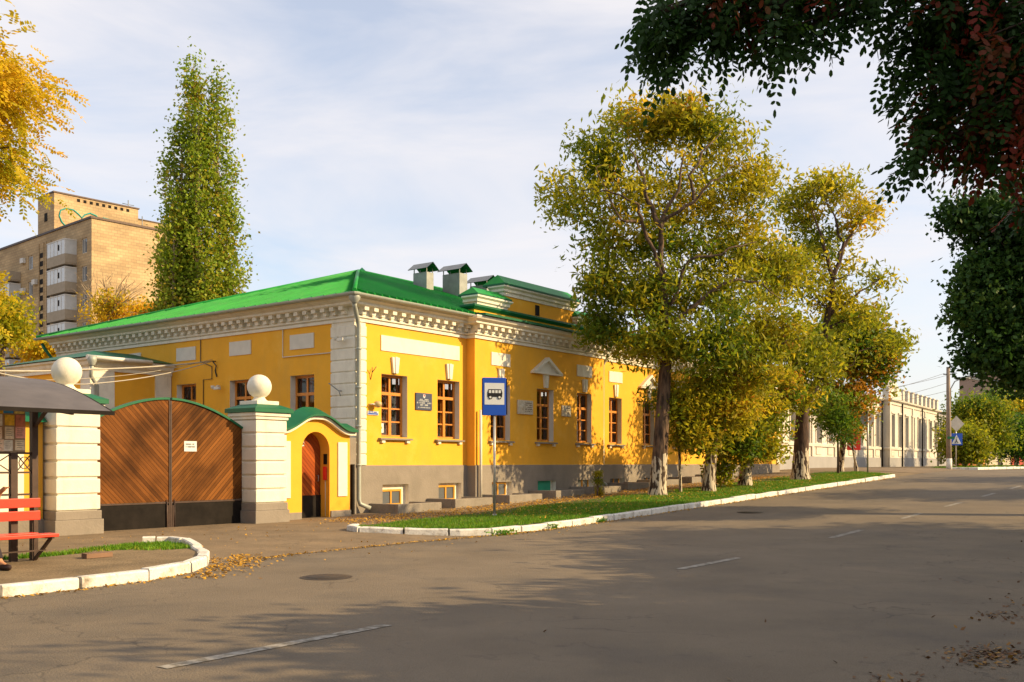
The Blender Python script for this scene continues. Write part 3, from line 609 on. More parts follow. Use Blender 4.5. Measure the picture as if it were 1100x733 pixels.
# conduits on the side wall
mb = MB(); mb.tube([(-.03, 3.05, 5.7), (-.03, 3.05, 4.78), (-.03, .98, 4.78)], .016, pipe_w, 6); mb.build('conduit', B); mb = MB(); mb.tube([(-.03, 7.1, 5.8), (-.03, 7.1, 4.9), (-.03, 6.5, 4.7), (-.03, 6.5, 4.3), (-.03, 6.95, 4.3), (-.03, 6.95, 2.5)], .014, blackwire, 6); mb.build('conduit', B)
# basement windows (frame + pane) in the plinth and the concrete wells before them
bw = MB(); f = .06
bw.box(-.45, .45, 0, .05, 0, .06, woodw); bw.box(-.45, .45, 0, .05, .42, .48, woodw)
for s_ in (-.45, -.03, .39): bw.box(s_, s_ + .06, 0, .05, .06, .42, woodw)
wood_y = mat('basement_wood', (.58, .28, .03), .5, var=.1); bw.mats = [wood_y]
BW = bw.build('basement_window', B); gp = MB(); gp.poly([(-.39, .03, .06), (.39, .03, .06), (.39, .03, .42), (-.39, .03, .42)], farglass); gp.build('pane', BW)
gboard = mat('green_board', (.02, .28, .16), .6)
for i, (a, b) in enumerate(FW[:7]):
    y = (RY if RX0 < a < RX1 else 0); loc = (a + .48, y + .07, g1(a) + .24 + (.02 if i < 3 else 0))
    if i == 0: BW.location = loc
    elif i == 3:
        gb = MB(); gb.box(a + .06, a + .95, y + .07, y + .10, loc[2], loc[2] + .46, gboard); gb.build('shutter', B)
    else: copy_tree(BW, B, loc=loc)
for i, (a, b) in enumerate(FW[:9]):
    y = (RY if RX0 < a < RX1 else 0) - .034; s0, s1, yo = a - .55, b + .22, y - 1.15; zt = g1(a) + .1 + .26; z0 = g1(a) - .1
    wl = MB(); t = .16
    wl.box(s0, s1, yo, yo + t, z0, zt, concrete); wl.box(s0, s0 + t, yo + t, y, z0, zt - .002, concrete); wl.box(s1 - t, s1, yo + t, y, z0, zt - .002, concrete); wl.build('light_well', B, bevel=.02)

# signs and lamps on the walls (hang on the wall: things of their own)
def wall_thing(name, label, cat, s, y, z, side=False, group=None):
    return thing(name, label, cat, C + D1 * s + D2 * y + Vector((0, 0, z)), ANG - (math.pi / 2 if side else 0), group)
def glyph_rows(mb, x0, x1, z, h, m, y, n, seed):
    """a line of small letter-like strokes"""
    r = random.Random(seed); x = x0; cw = (x1 - x0) / n
    for k in range(n):
        u = x0 + cw * k; v = u + cw * .72
        if r.random() < .12: continue
        t = cw * .2
        mb.box(u, u + t, y, y + .004, z, z + h, m)
        k2 = r.random()
        if k2 < .7: mb.box(v - t, v, y, y + .004, z, z + h, m)
        if k2 > .3: mb.box(u + t, v - t, y + .0005, y + .0045, z + h * r.choice([0, .42, .8]), z + h * r.choice([0, .42, .8]) + t, m) if False else mb.box(u + t, v - t, y, y + .004, z + h * .42, z + h * .42 + t, m)
        if k2 > .6: mb.box(u + t, v - t, y, y + .004, z + h - t, z + h, m)
t = wall_thing('wall_plaque', 'dark blue plaque with white lettering and small crest between the two nearest windows', 'plaque', 2.9, -.01, 3.47)
mb = MB(); mb.box(-.37, .37, -.03, .0, -.26, .26, dkplaque); mb.build('plate', t, bevel=.004)
mb = MB()
for z, h, x, n in ((.045, .035, .20, 9), (.0, .035, .24, 11), (-.065, .045, .33, 18), (-.135, .055, .18, 7), (-.2, .03, .28, 16)): glyph_rows(mb, -x, x, z, h, signwhite, -.036, n, int(z * 999))
mb.build('lettering', t)
mb = MB(); mb.prism([(-.05, .22), (-.05, .14), (0, .10), (.05, .14), (.05, .22)], -.036, -.031, signwhite); mb.prism([(-.03, .21), (-.01, .15), (.03, .17), (.02, .21)], -.04, -.0362, redmark); mb.build('crest', t)
t = wall_thing('wall_plaque', 'pale carved stone memorial plaque between the bus sign and the pedimented window', 'plaque', 7.72, RY - .01, 3.5)
mb = MB(); mb.box(-.44, .44, -.06, 0, -.24, .24, stone); mb.build('plate', t, bevel=.01)
mb = MB(); mb.lathe([(0, .03), (.08, .02), (.11, 0)], stone, n=14); o = mb.build('relief', t, M=Matrix.Translation((-.2, -.06, 0)) @ Matrix.Rotation(R(90), 4, 'X'))
mb = MB(); ltr = mat('worn_lettering', (.2, .15, .1), .7)
for k in range(5): glyph_rows(mb, -.04, .38, .13 - k * .07, .035, ltr, -.066, 10, k)
mb.build('lettering', t)
t = wall_thing('wall_plaque', 'small square stone relief plaque right of the pedimented window', 'plaque', 10.3, RY - .01, 3.48)
mb = MB(); mb.box(-.28, .28, -.05, 0, -.2, .2, stone); mb.build('plate', t, bevel=.01)
mb = MB(); mb.lathe([(0, .04), (.06, .03), (.09, 0)], stone, n=14); mb.build('relief', t, M=Matrix.Translation((-.1, -.05, .03)) @ Matrix.Rotation(R(90), 4, 'X')); mb = MB()
for k in range(3): glyph_rows(mb, 0, .24, .08 - k * .08, .035, ltr, -.056, 6, k + 20)
mb.build('lettering', t)
t = wall_thing('street_name_sign', 'narrow white and blue street name sign beside the corner quoins', 'sign', .70, -.01, 3.03)
mb = MB(); mb.box(-.22, .22, -.02, 0, -.055, .055, signwhite); mb.build('plate', t); mb = MB(); mb.box(-.2, .2, -.024, -.0201, -.04, .0, blue); glyph_rows(mb, -.19, .19, .01, .035, blue, -.025, 12, 3); mb.build('lettering', t)
t = wall_thing('wall_lamp', 'small round wall lamp beside the street name sign', 'lamp', .75, -.01, 3.28)
mb = MB(); mb.tube([(-.2, 0, 0), (-.2, -.12, .0), (-.1, -.16, .0)], .018, pipe_w, 6); mb.build('bracket', t); mb = MB(); mb.lathe([(0, -.1), (.08, -.08), (.12, -.01), (.11, .06), (.05, .1), (0, .1)], mat('lamp_shell', (.5, .36, .16), .4), c=(0, -.16, 0), n=16); mb.build('lamp_head', t)
t = wall_thing('flag_bracket', 'forked iron flag bracket on the yellow wall left of the first window', 'bracket', .62, -.01, 4.2)
mb = MB(); mb.tube([(0, 0, -.2), (0, -.06, .0), (-.06, -.12, .14)], .012, brownmetal, 6); mb.tube([(0, -.06, 0), (.09, -.14, .17)], .012, brownmetal, 6); mb.build('fork', t)
for (yy, zz, lab) in ((.42, 5.18, 'white security camera high on the corner quoins'), (6.05, 4.05, 'small white security camera on the side wall between windows')):
    t = wall_thing('security_camera', lab, 'camera', -.05, yy, zz, True)
    mb = MB(); mb.tube([(0, .0, 0), (0, -.12, 0), (0, -.16, -.05)], .02, pipe_w, 6); mb.build('bracket', t); mb = MB(); mb.box(-.05, .2, -.22, -.12, -.13, -.04, pipe_w); mb.lathe([(.07, 0), (.07, -.05), (.04, -.1), (0, -.11)], pipe_w, c=(-.1, -.2, 0), n=12); mb.build('housing', t, bevel=.01)
t = wall_thing('flag_holder', 'slanting metal flag holder on the side of the corner quoins', 'bracket', -.05, .5, 3.65, True)
mb = MB(); mb.tube([(0, 0, 0), (0, -.1, .0), (-.25, -.25, .22)], .016, galv, 6); mb.tube([(.0, -.02, -.15), (.0, -.1, 0)], .012, galv, 6); mb.build('holder', t)
# white paper in the first window
t = wall_thing('window_notice', 'white paper notice behind the lowest pane of the first window', 'notice', 1.26, .19, 2.62)
mb = MB(); mb.box(-.1, .1, -.004, 0, -.14, .14, signwhite); mb.build('sheet', t); mb = MB(); mb.box(-.04, .03, -.006, -.0045, -.02, .04, wood_y); mb.build('mark', t)

# ventilation stacks on the roof
def vent(s, y, lx, ly, h, lab, capr=.28):
    zb = EZ + (y - ly / 2 + OV) * RISE - .1
    t = thing('roof_vent', lab, 'roof vent', C + D1 * s + D2 * y + Vector((0, 0, zb)), ANG, 'galvanised ventilation stacks on the green roof')
    mb = MB(); mb.box(-lx / 2, lx / 2, -ly / 2, ly / 2, 0, h, galv); mb.build('shaft', t, bevel=.01)
    mb = MB()
    for a in (-1, 1):
        for b in (-1, 1): mb.bar((a * (lx / 2 - .03), b * (ly / 2 - .03), h), (a * (lx / 2 - .03), b * (ly / 2 - .03), h + .2), .03, .03, galv)
    mb.build('support', t)
    mb = MB(); o_ = .16; X = lx / 2 + o_; Y = ly / 2 + o_; z0 = h + .12
    for a in (-1, 1): mb.poly([(a * X, -Y, z0), (a * X, Y, z0), (0, Y, z0 + capr), (0, -Y, z0 + capr)], galv); mb.poly([(a * X, -Y, z0 - .02), (a * X, Y, z0 - .02), (0, Y, z0 + capr - .025), (0, -Y, z0 + capr - .025)], greendark)
    mb.build('cap', t)
vent(9.75, 6.1, .42, .72, .85, 'smaller galvanised roof vent with gabled cap, left of the pair on the street slope')
vent(11.0, 5.5, .5, .9, 1.15, 'larger galvanised roof vent with gabled cap, right of the pair on the street slope')
vent(12.4, 5.2, .5, .9, .95, 'galvanised roof vent with gabled cap standing behind the attic')
for px, py, lab in ((316, 303, 'slim white roof pipe with small cap on the far slope left of the hip'), (367, 296, 'low square vent cap peeping over the ridge beside the hip')):
    s_, y_ = (9.5, 12.5) if px == 316 else (9.2, 9.0)
    zb = EZ + (DEP + OV - y_) * RISE - .2
    t = thing('roof_vent', lab, 'roof vent', C + D1 * s_ + D2 * y_ + Vector((0, 0, zb)), ANG)
    mb = MB(); mb.lathe([(.1, 0), (.1, 1.15 if px == 316 else .75)], pipe_w, n=12); mb.build('shaft', t)
    mb = MB(); zc = 1.2 if px == 316 else .8; mb.lathe([(.28, zc), (0, zc + .22)], greendark, n=4); mb.lathe([(0, zc), (.28, zc)], greendark, n=4); mb.build('cap', t)

# ------------------------------------------------------------------ gate piers, gate, wicket, yard walls
def pier(s, lab):
    t = thing('gate_pier', lab, 'gate pier', S(s, -.92, 0), ANG, 'banded gate piers topped by stone balls')
    w_, d_ = .94, .92
    mb = MB(); z = .62
    mb.box(.03, w_ - .03, .03, d_ - .03, .4, 2.8, white)
    while z < 2.55:
        mb.box(-.01, w_ + .01, -.01, d_ + .01, z, z + .295, white); z += .345
    mb.build('shaft', t, bevel=.018)
    mb = MB(); mb.box(-.03, w_ + .03, -.03, d_ + .03, .42, .60, plinth); mb.box(-.06, w_ + .06, -.06, d_ + .06, -.1, .42, plinth); mb.build('base', t, bevel=.012)
    mb = MB(); mb.box(-.04, w_ + .04, -.04, d_ + .04, 2.66, 2.74, white); mb.box(-.08, w_ + .08, -.08, d_ + .08, 2.74, 2.83, white); mb.build('capital', t, bevel=.01)
    mb = MB(); o_ = .13; mb.box(-o_, w_ + o_, -o_, d_ + o_, 2.835, 2.93, greendark)
    c = (w_ / 2, d_ / 2); e_ = [(-o_, -o_), (w_ + o_, -o_), (w_ + o_, d_ + o_), (-o_, d_ + o_)]; i_ = [(c[0] + a * .25, c[1] + b * .25) for a, b in ((-1, -1), (1, -1), (1, 1), (-1, 1))]
    for k in range(4): a, b = e_[k], e_[(k + 1) % 4]; a2, b2 = i_[k], i_[(k + 1) % 4]; mb.poly([(*a, 2.931), (*b, 2.931), (*b2, 3.08), (*a2, 3.08)], greendark)
    mb.build('cap', t)
    mb = MB(); mb.box(c[0] - .34, c[0] + .34, c[1] - .34, c[1] + .34, 3.03, 3.13, white); mb.build('pedestal', t, bevel=.01)
    mb = MB(); rr = .30; mb.lathe([(.22, 3.13), (.17, 3.17), (.13, 3.22)] + [(rr * math.sin(a), 3.50 - rr * math.cos(a)) for a in [R(26 + (180 - 26) * k / 18) for k in range(19)]], white, c=(c[0], c[1], 0), n=36); mb.build('ball', t)
pier(-9.24, 'white banded gate pier with stone ball, left of the wooden gate behind the bus shelter')
pier(-4.22, 'white banded gate pier with stone ball, right of the wooden gate beside the arched wicket')
G0, G1, GY = -8.28, -4.24, -.40
t = thing('wooden_gate', 'tall double gate of diagonal brown planks with arched green top between two piers', 'gate', S((G0 + G1) / 2, GY, 0), ANG)
hw = (G1 - G0) / 2
def top(x): return 3.05 - .62 * abs(x / hw) ** 1.9
for sg, m in ((-1, planks_l), (1, planks_r)):
    mb = MB(); xs = [sg * (.03 + (hw - .03) * k / 14) for k in range(15)]; xs = sorted(xs)
    pts = [(xs[0], .70)] + [(xs[-1], .70)] + [(x, top(x)) for x in xs[::-1]]
    mb.prism(pts, 0, .05, m); leaf = mb.build('gate_leaf', t)
    mb = MB(); x0, x1 = (xs[0], xs[-1]); mb.box(x0, x1, .0, .03, .10, .66, darkmetal); mb.box(x0, x1, -.01, .05, .66, .695, brownmetal); mb.build('kick_plate', leaf)
    mb = MB(); xx = sg * .035; mb.box(min(xx, xx - sg * .03), max(xx, xx - sg * .03), -.02, .06, .02, 3.02, brownmetal); mb.tube([(sg * .1, -.03, .75), (sg * .1, -.03, -.02)], .012, brownmetal, 6); mb.box(*( (.05, .1) if sg > 0 else (-.1, -.05)), -.02, .0, .1, .62, brownmetal); mb.build('stile', leaf)
    mb = MB(); xs2 = xs
    for a, b in zip(xs2, xs2[1:]): mb.bar((a, .02, top(a) + .02), (b, .02, top(b) + .02), .12, .05, greendark)
    mb.build('green_capping', leaf)
t2 = thing('gate_notice', 'small white paper notice pinned on the right gate leaf', 'notice', S(-5.72, GY - .005, 1.98), ANG)
mb = MB(); mb.box(-.17, .17, -.006, 0, -.12, .12, signwhite); mb.build('sheet', t2); mb = MB()
for k, (n_, z_) in enumerate(((10, .03), (12, -.03))): glyph_rows(mb, -.13, .13, z_, .035, black, -.009, n_, k + 70)
mb.build('lettering', t2)
# threshold kerb under the gate
mb = MB(); mb.box(-8.2, -4.2, .3, .45, -.05, .13, kerbpaint); tag(mb.build('kerb', M=Matrix.Translation(C) @ Matrix.Rotation(ANG, 4, 'Z')), kind='structure')

def arch_wall(mb, x0, x1, z1, ax0, ax1, zs, y0, y1, m, rev, topf=None):
    """wall from x0..x1 with round-headed doorway ax0..ax1 springing at zs; top profile topf(x)"""
    r = (ax1 - ax0) / 2; cxx = (ax0 + ax1) / 2; N = 16
    tf = topf or (lambda x: z1)
    for y, flip in ((y0, 0), (y1, 1)):
        mb.poly([(x0, y, -.1), (ax0, y, -.1), (ax0, y, zs), (ax0, y, tf(ax0)), (x0, y, tf(x0))], m); mb.poly([(ax1, y, -.1), (x1, y, -.1), (x1, y, tf(x1)), (ax1, y, tf(ax1)), (ax1, y, zs)], m)
        for k in range(N):
            a, b = math.pi * (1 - k / N), math.pi * (1 - (k + 1) / N); p = (cxx + r * math.cos(a), zs + r * math.sin(a)); q = (cxx + r * math.cos(b), zs + r * math.sin(b))
            mb.poly([(p[0], y, p[1]), (q[0], y, q[1]), (q[0], y, tf(q[0])), (p[0], y, tf(p[0]))], m)
    for k in range(N):
        a, b = math.pi * (1 - k / N), math.pi * (1 - (k + 1) / N); mb.poly([(cxx + r * math.cos(a), y0, zs + r * math.sin(a)), (cxx + r * math.cos(b), y0, zs + r * math.sin(b)), (cxx + r * math.cos(b), y1, zs + r * math.sin(b)), (cxx + r * math.cos(a), y1, zs + r * math.sin(a))], rev, True)
    for x in (ax0, ax1): mb.poly([(x, y0, -.1), (x, y1, -.1), (x, y1, zs), (x, y0, zs)], rev)
    for x in (x0, x1): mb.poly([(x, y0, -.1), (x, y1, -.1), (x, y1, tf(x)), (x, y0, tf(x))], m)
def wicket(s, mirror, lab, full=True):
    t = thing('wicket_gatehouse', lab, 'gatehouse', S(s, -.5, 0), ANG, None)
    W_ = 2.58; c = 1.34
    def tf(x): d = abs(x - c); return 2.86 - .0 if d < .12 else 2.86 - (.40 * sm((d - .12) / 1.05))
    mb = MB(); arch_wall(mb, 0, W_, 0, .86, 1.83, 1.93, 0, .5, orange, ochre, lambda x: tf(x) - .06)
    mb.build('wall', t)
    for a, b in ((-.01, .83), (1.86, W_ + .02)): mb = MB(); mb.box(a, b, -.04, .5, -.15, .30, plinth); mb.build('plinth', t, bevel=.01)
    # moulded white edge and green roof strip following the arch
    xs = [-.12 + (W_ + .24) * k / 28 for k in range(29)]
    ed = MB(); gr = MB()
    for a, b in zip(xs, xs[1:]):
        for (o, th, mm, yo0, yo1, M_) in ((-.03, .09, white, -.13, .63, ed), (.02, .05, greendark, -.22, .72, gr)):
            za, zb = tf(a) + o, tf(b) + o
            M_.poly([(a, yo0, za - th), (b, yo0, zb - th), (b, yo0, zb), (a, yo0, za)], mm); M_.poly([(a, yo1, za - th), (b, yo1, zb - th), (b, yo1, zb), (a, yo1, za)], mm)
            ym, up = (yo0 + yo1) / 2, (.20 if mm is greendark else 0)
            M_.poly([(a, yo0, za), (b, yo0, zb), (b, ym, zb + up), (a, ym, za + up)], mm); M_.poly([(a, ym, za + up), (b, ym, zb + up), (b, yo1, zb), (a, yo1, za)], mm); M_.poly([(a, yo0, za - th), (b, yo0, zb - th), (b, yo1, zb - th), (a, yo1, za - th)], mm)
    for M_, mm, o, yo0, yo1, up, th in ((ed, white, -.03, -.13, .63, 0, .09), (gr, greendark, .02, -.22, .72, .2, .05)):
        for x in (xs[0], xs[-1]): z_ = tf(x) + o; M_.poly([(x, yo0, z_ - th), (x, yo0, z_), (x, (yo0 + yo1) / 2, z_ + up), (x, yo1, z_), (x, yo1, z_ - th)], mm)
    ed.build('moulding', t); gr.build('roof', t)
    for a, b in ((.08, .46), (2.12, 2.46)): mb = MB(); mb.box(a, b, -.035, .01, .68, 2.15, white); mb.build('panel', t, bevel=.008)
    mb = MB(); r = .485; c2 = 1.345; pts = [(c2 - r, .0), (c2 + r, .0)] + [(c2 + r * math.cos(math.pi * k / 14), 1.93 + r * math.sin(math.pi * k / 14)) for k in range(15)]
    mb.prism(pts, .36, .41, planks_d); d = mb.build('door', t)
    mb = MB(); mb.box(c2 - r + .01, c2 + r - .01, .335, .357, .02, .72, darkmetal); mb.build('kick_plate', d)
    mb = MB(); mb.tube([(c2 + .36, .36, 1.1), (c2 + .36, .30, 1.1), (c2 + .36, .30, 1.25), (c2 + .36, .36, 1.25)], .012, galv, 6); mb.build('handle', d)
    mb = MB()
    for q in range(3): mb.tube([(c2 - .30 + q * .08 + .035 * math.cos(a), .352, 2.1 + .05 * math.sin(a)) for a in [k * math.pi / 5 for k in range(10)]], .011, signwhite, 5)
    mb.tube([(c2 - .35, .352, 2.0), (c2 - .1, .352, 2.05)], .012, signwhite, 5); mb.build('white_emblem', d)
    return t
wt = wicket(-3.26, False, 'orange arched wicket gatehouse with green curved roof and plank door beside the corner')
t = thing('intercom', 'dark intercom panel with red box below on the right side of the wicket arch', 'intercom', S(-3.26 + 1.828, -.35, 1.55), ANG)
mb = MB(); mb.box(-.03, 0, -.06, .06, .0, .28, darkmetal); mb.build('panel', t, bevel=.005); mb = MB(); mb.box(-.05, 0, -.06, .06, -.42, -.06, redmark); mb.build('call_box', t, bevel=.005); mb = MB(); mb.tube([(-.012, 0, -.42), (-.012, 0, -1.4)], .01, pipe_w, 5); mb.build('conduit', t)
t = thing('yard_wall', 'short plain grey post wall joining the wicket to the building corner', 'wall', S(-.68, -.12, 0), ANG)
mb = MB(); mb.box(0.005, .62, .0, .12, -.1, 2.3, plinth); mb.build('wall', t); mb = MB(); mb.box(.38, .46, -.10, -.02, -.1, 1.55, darkmetal); mb.build('post', t)
# yard wall left of the gate
t = thing('yard_wall', 'long yellow yard wall with white panels and green capping behind the bus shelter', 'wall', S(-24, -.5, 0), ANG)
mb = MB(); mb.box(0, 14.7, 0, .35, .45, 2.42, ochre); mb.build('wall', t)
mb = MB(); mb.box(0, 14.7, -.04, .39, -.1, .45, plinth); mb.build('plinth', t)
mb = MB(); mb.prism([(-.2, 2.42), (.55, 2.42), (.175, 2.7)], -.05, 14.7, greendark, axis='x'); mb.build('capping', t)
for k in range(5): mb = MB(); mb.box(14.3 - 2.8 * (k + 1) + .4, 14.3 - 2.8 * k, -.03, .01, .62, 2.2, white); mb.build('panel', t, bevel=.006)

# annex in the yard
t = thing('yard_annex', 'low cream annex with pale pilasters and grey gutter behind the wooden gate', 'building', S(0, 8.75, 0), ANG)
mb = MB(); mb.box(-2.9, -.02, 0, 5, 0, 4.62, yellow); mb.build('wall', t)
mb = MB(); mb.box(-2.94, -2.1, -.06, .5, 0, 4.6, white); mb.box(-.62, -.03, -.06, .04, 0, 4.6, white); mb.build('pilasters', t, bevel=.01)
mb = MB(); mb.sweep([(-2.9, 5), (-2.9, 0), (-.02, 0)], [(0, 4.5), (.08, 4.5), (.08, 4.6), (.16, 4.66), (.2, 4.76), (.28, 4.8), (.28, 4.86), (0, 4.86)], white); mb.build('cornice', t)
mb = MB(); mb.poly([(-3.25, -.35, 4.88), (-.02, -.35, 4.88), (-.02, 2.2, 5.38), (-1.5, 2.2, 5.38)], greendark); mb.poly([(-3.25, -.35, 4.88), (-1.5, 2.2, 5.38), (-3.25, 5, 4.88)], greendark); mb.poly([(-1.5, 2.2, 5.38), (-.02, 2.2, 5.38), (-.02, 5, 4.88), (-3.25, 5, 4.88)], greendark); mb.build('roof', t)
mb = MB(); mb.tube([(-3.25, -.42, 4.86), (-1.0, -.42, 4.86)], .07, pipe_w, 8); mb.build('gutter', t)
mb = MB(); mb.lathe([(.08, 0), (.14, .15), (.14, .3), (.08, .3)], pipe_m, c=(-3.1, -.45, 4.6), n=12); mb.tube([(-3.1, -.45, 4.62), (-3.05, -.3, 4.3), (-2.75, -.14, 4.0), (-2.75, -.14, .2)], .06, pipe_m, 8); mb.build('drainpipe', t)
t = thing('outbuilding', 'long low outbuilding with grey eaves far behind the bus shelter roof', 'building', S(-30, 14, 0), ANG)
mb = MB(); mb.box(0, 26, 0, 5, 0, 4.35, ochre); mb.build('wall', t); mb = MB()
for k in range(9): mb.box(.6 + 3 * k, 1.3 + 3 * k, -.05, .01, 0, 4.34, reveal)
mb.build('pilasters', t); mb = MB(); mb.box(-.3, 26.3, -.4, 5.4, 4.355, 4.5, reveal); mb.build('eaves', t); mb = MB(); mb.prism([(-.35, 4.505), (5.4, 4.505), (2.5, 4.75)], -.3, 26.3, greendark, axis='x'); mb.build('roof', t)

# cables from the side wall across the yard
def cable(pts, r, m, lab, cat='cable', group=None):
    mb = MB(); mb.tube(pts, r, m, 6); o = mb.build('cable'); c0 = Vector(pts[0]); return tag(o, lab, cat, group)
def sagline(a, b, sag, n=12): a, b = Vector(a), Vector(b); return [a + (b - a) * t - Vector((0, 0, sag * 4 * t * (1 - t))) for t in [k / n for k in range(n + 1)]]
wp = S(-.12, 6.35, 4.86)
cable(sagline(wp, P(90, 397, 26), .05) + sagline(P(90, 397, 26), P(-60, 396, 20), .05)[1:], 0.022, wire_m, 'thick pale cable running level from the side wall past the annex')
cable(sagline(wp, P(90, 413, 24), .12) + sagline(P(90, 413, 24), P(-60, 385, 16), .1)[1:], 0.014, wire_m, 'thinner pale cable sagging from the side wall to the left pier ball')
cable(sagline(wp + Vector((0, 0, .06)), P(-60, 405, 22), .3), 0.008, wire_m, 'thinnest wire stretched above the two cables over the yard')
t = wall_thing('cable_bracket', 'small iron cable bracket with looping wire on the side wall above the yard', 'bracket', -.0, 6.35, 4.86, True)
mb = MB(); mb.tube([(0, 0, 0), (0, -.14, 0)], .02, brownmetal, 6); mb.tube([(0, -.12, 0), (.1, -.05, -.15), (.02, -.03, -.3), (.1, -.03, -.5)], .02, blackwire, 6); mb.build('arm', t)

# ------------------------------------------------------------------ bus shelter, bench, sign
BS = thing('bus_shelter', 'dark metal bus shelter with curved sheet roof and notice board at the left edge', 'bus shelter', S(-12.07, -5.48, .125), ANG)
def sh_top(y): u = (y + 1.15) / 2.6; return 2.36 + .62 * math.sin(min(1, max(0, u)) * math.pi / 2) - (.0)
rm = MB(); ys = [-1.15 + .28 * k for k in range(14)]
for a, b in zip(ys, ys[1:]):
    za, zb = sh_top(a) - .125, sh_top(b) - .125
    rm.poly([(-4.2, a, za), (.62, a, za), (.62, b, zb), (-4.2, b, zb)], rooffelt, True)
    rm.poly([(-4.2, a, za - .03), (.62, a, za - .03), (.62, b, zb - .03), (-4.2, b, zb - .03)], rooffelt, True)
rm.box(-4.2, .62, -1.17, -1.145, sh_top(-1.15) - .18, sh_top(-1.15) - .12, darkmetal)
for a, b in zip(ys, ys[1:]): rm.bar((.60, a, sh_top(a) - .15), (.60, b, sh_top(b) - .15), .03, .05, darkmetal)
rm.build('roof', BS)
for (x, y) in ((0, 0), (-3.6, 0), (0, 1.9), (-3.6, 1.9)):
    mb = MB(); mb.box(x - .045, x + .045, y - .045, y + .045, -.02, sh_top(y) - .16, brownmetal); mb.build('post', BS)
mb = MB(); mb.bar((0, 0, 2.0), (0, -.45, 2.3), .04, .04, brownmetal); mb.bar((-3.6, 0, 2.0), (-3.6, -.45, 2.3), .04, .04, brownmetal)
for x in (0, -3.6, -1.8): mb.bar((x, -1.1, sh_top(-1.1) - .19), (x, 2.3, sh_top(2.3) - .40), .04, .05, brownmetal)
mb.build('brace', BS)
for x in (-.31,): mb = MB(); mb.box(x - .05, x + .05, -.04, .04, -.02, 1.62, brownmetal); mb.build('post', BS)
lt = MB()
for (x0, x1) in ((-.26, -.045), (-3.55, -.36)):
    lt.box(x0, x1, -.015, .015, 1.60, 1.63, brownmetal); lt.box(x0, x1, -.015, .015, 1.31, 1.34, brownmetal)
    x = x0; st = .215 if x1 > -.1 else .4
    while x + st <= x1 + .01:
        lt.bar((x, 0, 1.34), (x + st, 0, 1.60), .014, .014, brownmetal); lt.bar((x, .006, 1.60), (x + st, .006, 1.34), .014, .014, brownmetal); x += st
for k in range(10): a, b = k * .628, (k + 1) * .628; lt.bar((-.15 + .08 * math.cos(a), -.01, 1.47 + .09 * math.sin(a)), (-.15 + .08 * math.cos(b), -.01, 1.47 + .09 * math.sin(b)), .012, .012, brownmetal)
lt.box(-3.55, -.045, -.015, .015, .98, 1.01, brownmetal); lt.build('lattice', BS)
nb = MB(); nb.box(-3.4, -.13, .0, .03, 1.62, 2.42, mat('board_backing', (.35, .24, .14), .7)); NB = nb.build('notice_board', BS)
pc = [(.80, .50, .04), (.05, .30, .70), (.75, .10, .05), (.78, .68, .50), (.80, .62, .46), (.75, .72, .62), (.55, .20, .12), (.80, .42, .36), (.2, .45, .6), (.78, .66, .2)]
lay = [[3, 5, 4, 5, 3, 7, 5, 3], [5, 7, 3, 4, 5, 3, 7, 5], [0, 9, 6, 0, 5, 9, 2, 0], [1, 0, 2, 9, 1, 0, 8, 1]]
k = 0
for i in range(16):
    for j in range(4):
        x = -.21 - .165 * i + rnd.uniform(-.012, .012); z = 1.73 + .185 * j + rnd.uniform(-.01, .01); ci = lay[j][(i + j) % 8]
        mb = MB(); w_, h_ = rnd.uniform(.062, .082), rnd.uniform(.075, .092); mm = mat('poster_%d' % ci, pc[ci], .6, var=.25, scale=18)
        mb.box(x - w_, x + w_, -.008 - .003 * (k % 3), -.001, z - h_, z + h_, mm)
        if j < 2: 
            for q in range(4): mb.box(x - w_ * .75, x + w_ * rnd.uniform(.3, .75), -.019, -.0185, z + .05 - q * .03, z + .056 - q * .03, ltr)
        mb.build('poster', NB); k += 1
# bench
t = thing('bench', 'red slatted bench with dark metal legs in the bus shelter', 'bench', S(-12.07, -5.56, .125), ANG)
for z0, z1 in ((.53, .67), (.72, .86)): mb = MB(); mb.box(-2.0, .03, -.06, -.02, z0 + .08, z1 + .08, redpaint); mb.build('backrest', t, bevel=.008)
mb = MB(); mb.box(-2.0, .03, -.60, -.33, .38, .43, redpaint); mb.box(-2.0, -.12, -.30, -.10, .385, .435, redpaint); mb.build('seat', t, bevel=.008)
for x in (-.05, -.95, -1.85):
    mb = MB(); mb.bar((x, -.02, .0), (x, -.52, .37), .04, .04, brownmetal); mb.bar((x, -.04, .37), (x, -.58, .37), .035, .035, brownmetal); mb.bar((x, -.04, .0), (x, -.04, .92), .035, .035, brownmetal); mb.build('leg', t)
mb = MB(); mb.bar((-1.9, -.28, .17), (0, -.28, .17), .02, .02, brownmetal); mb.build('stretcher', t)

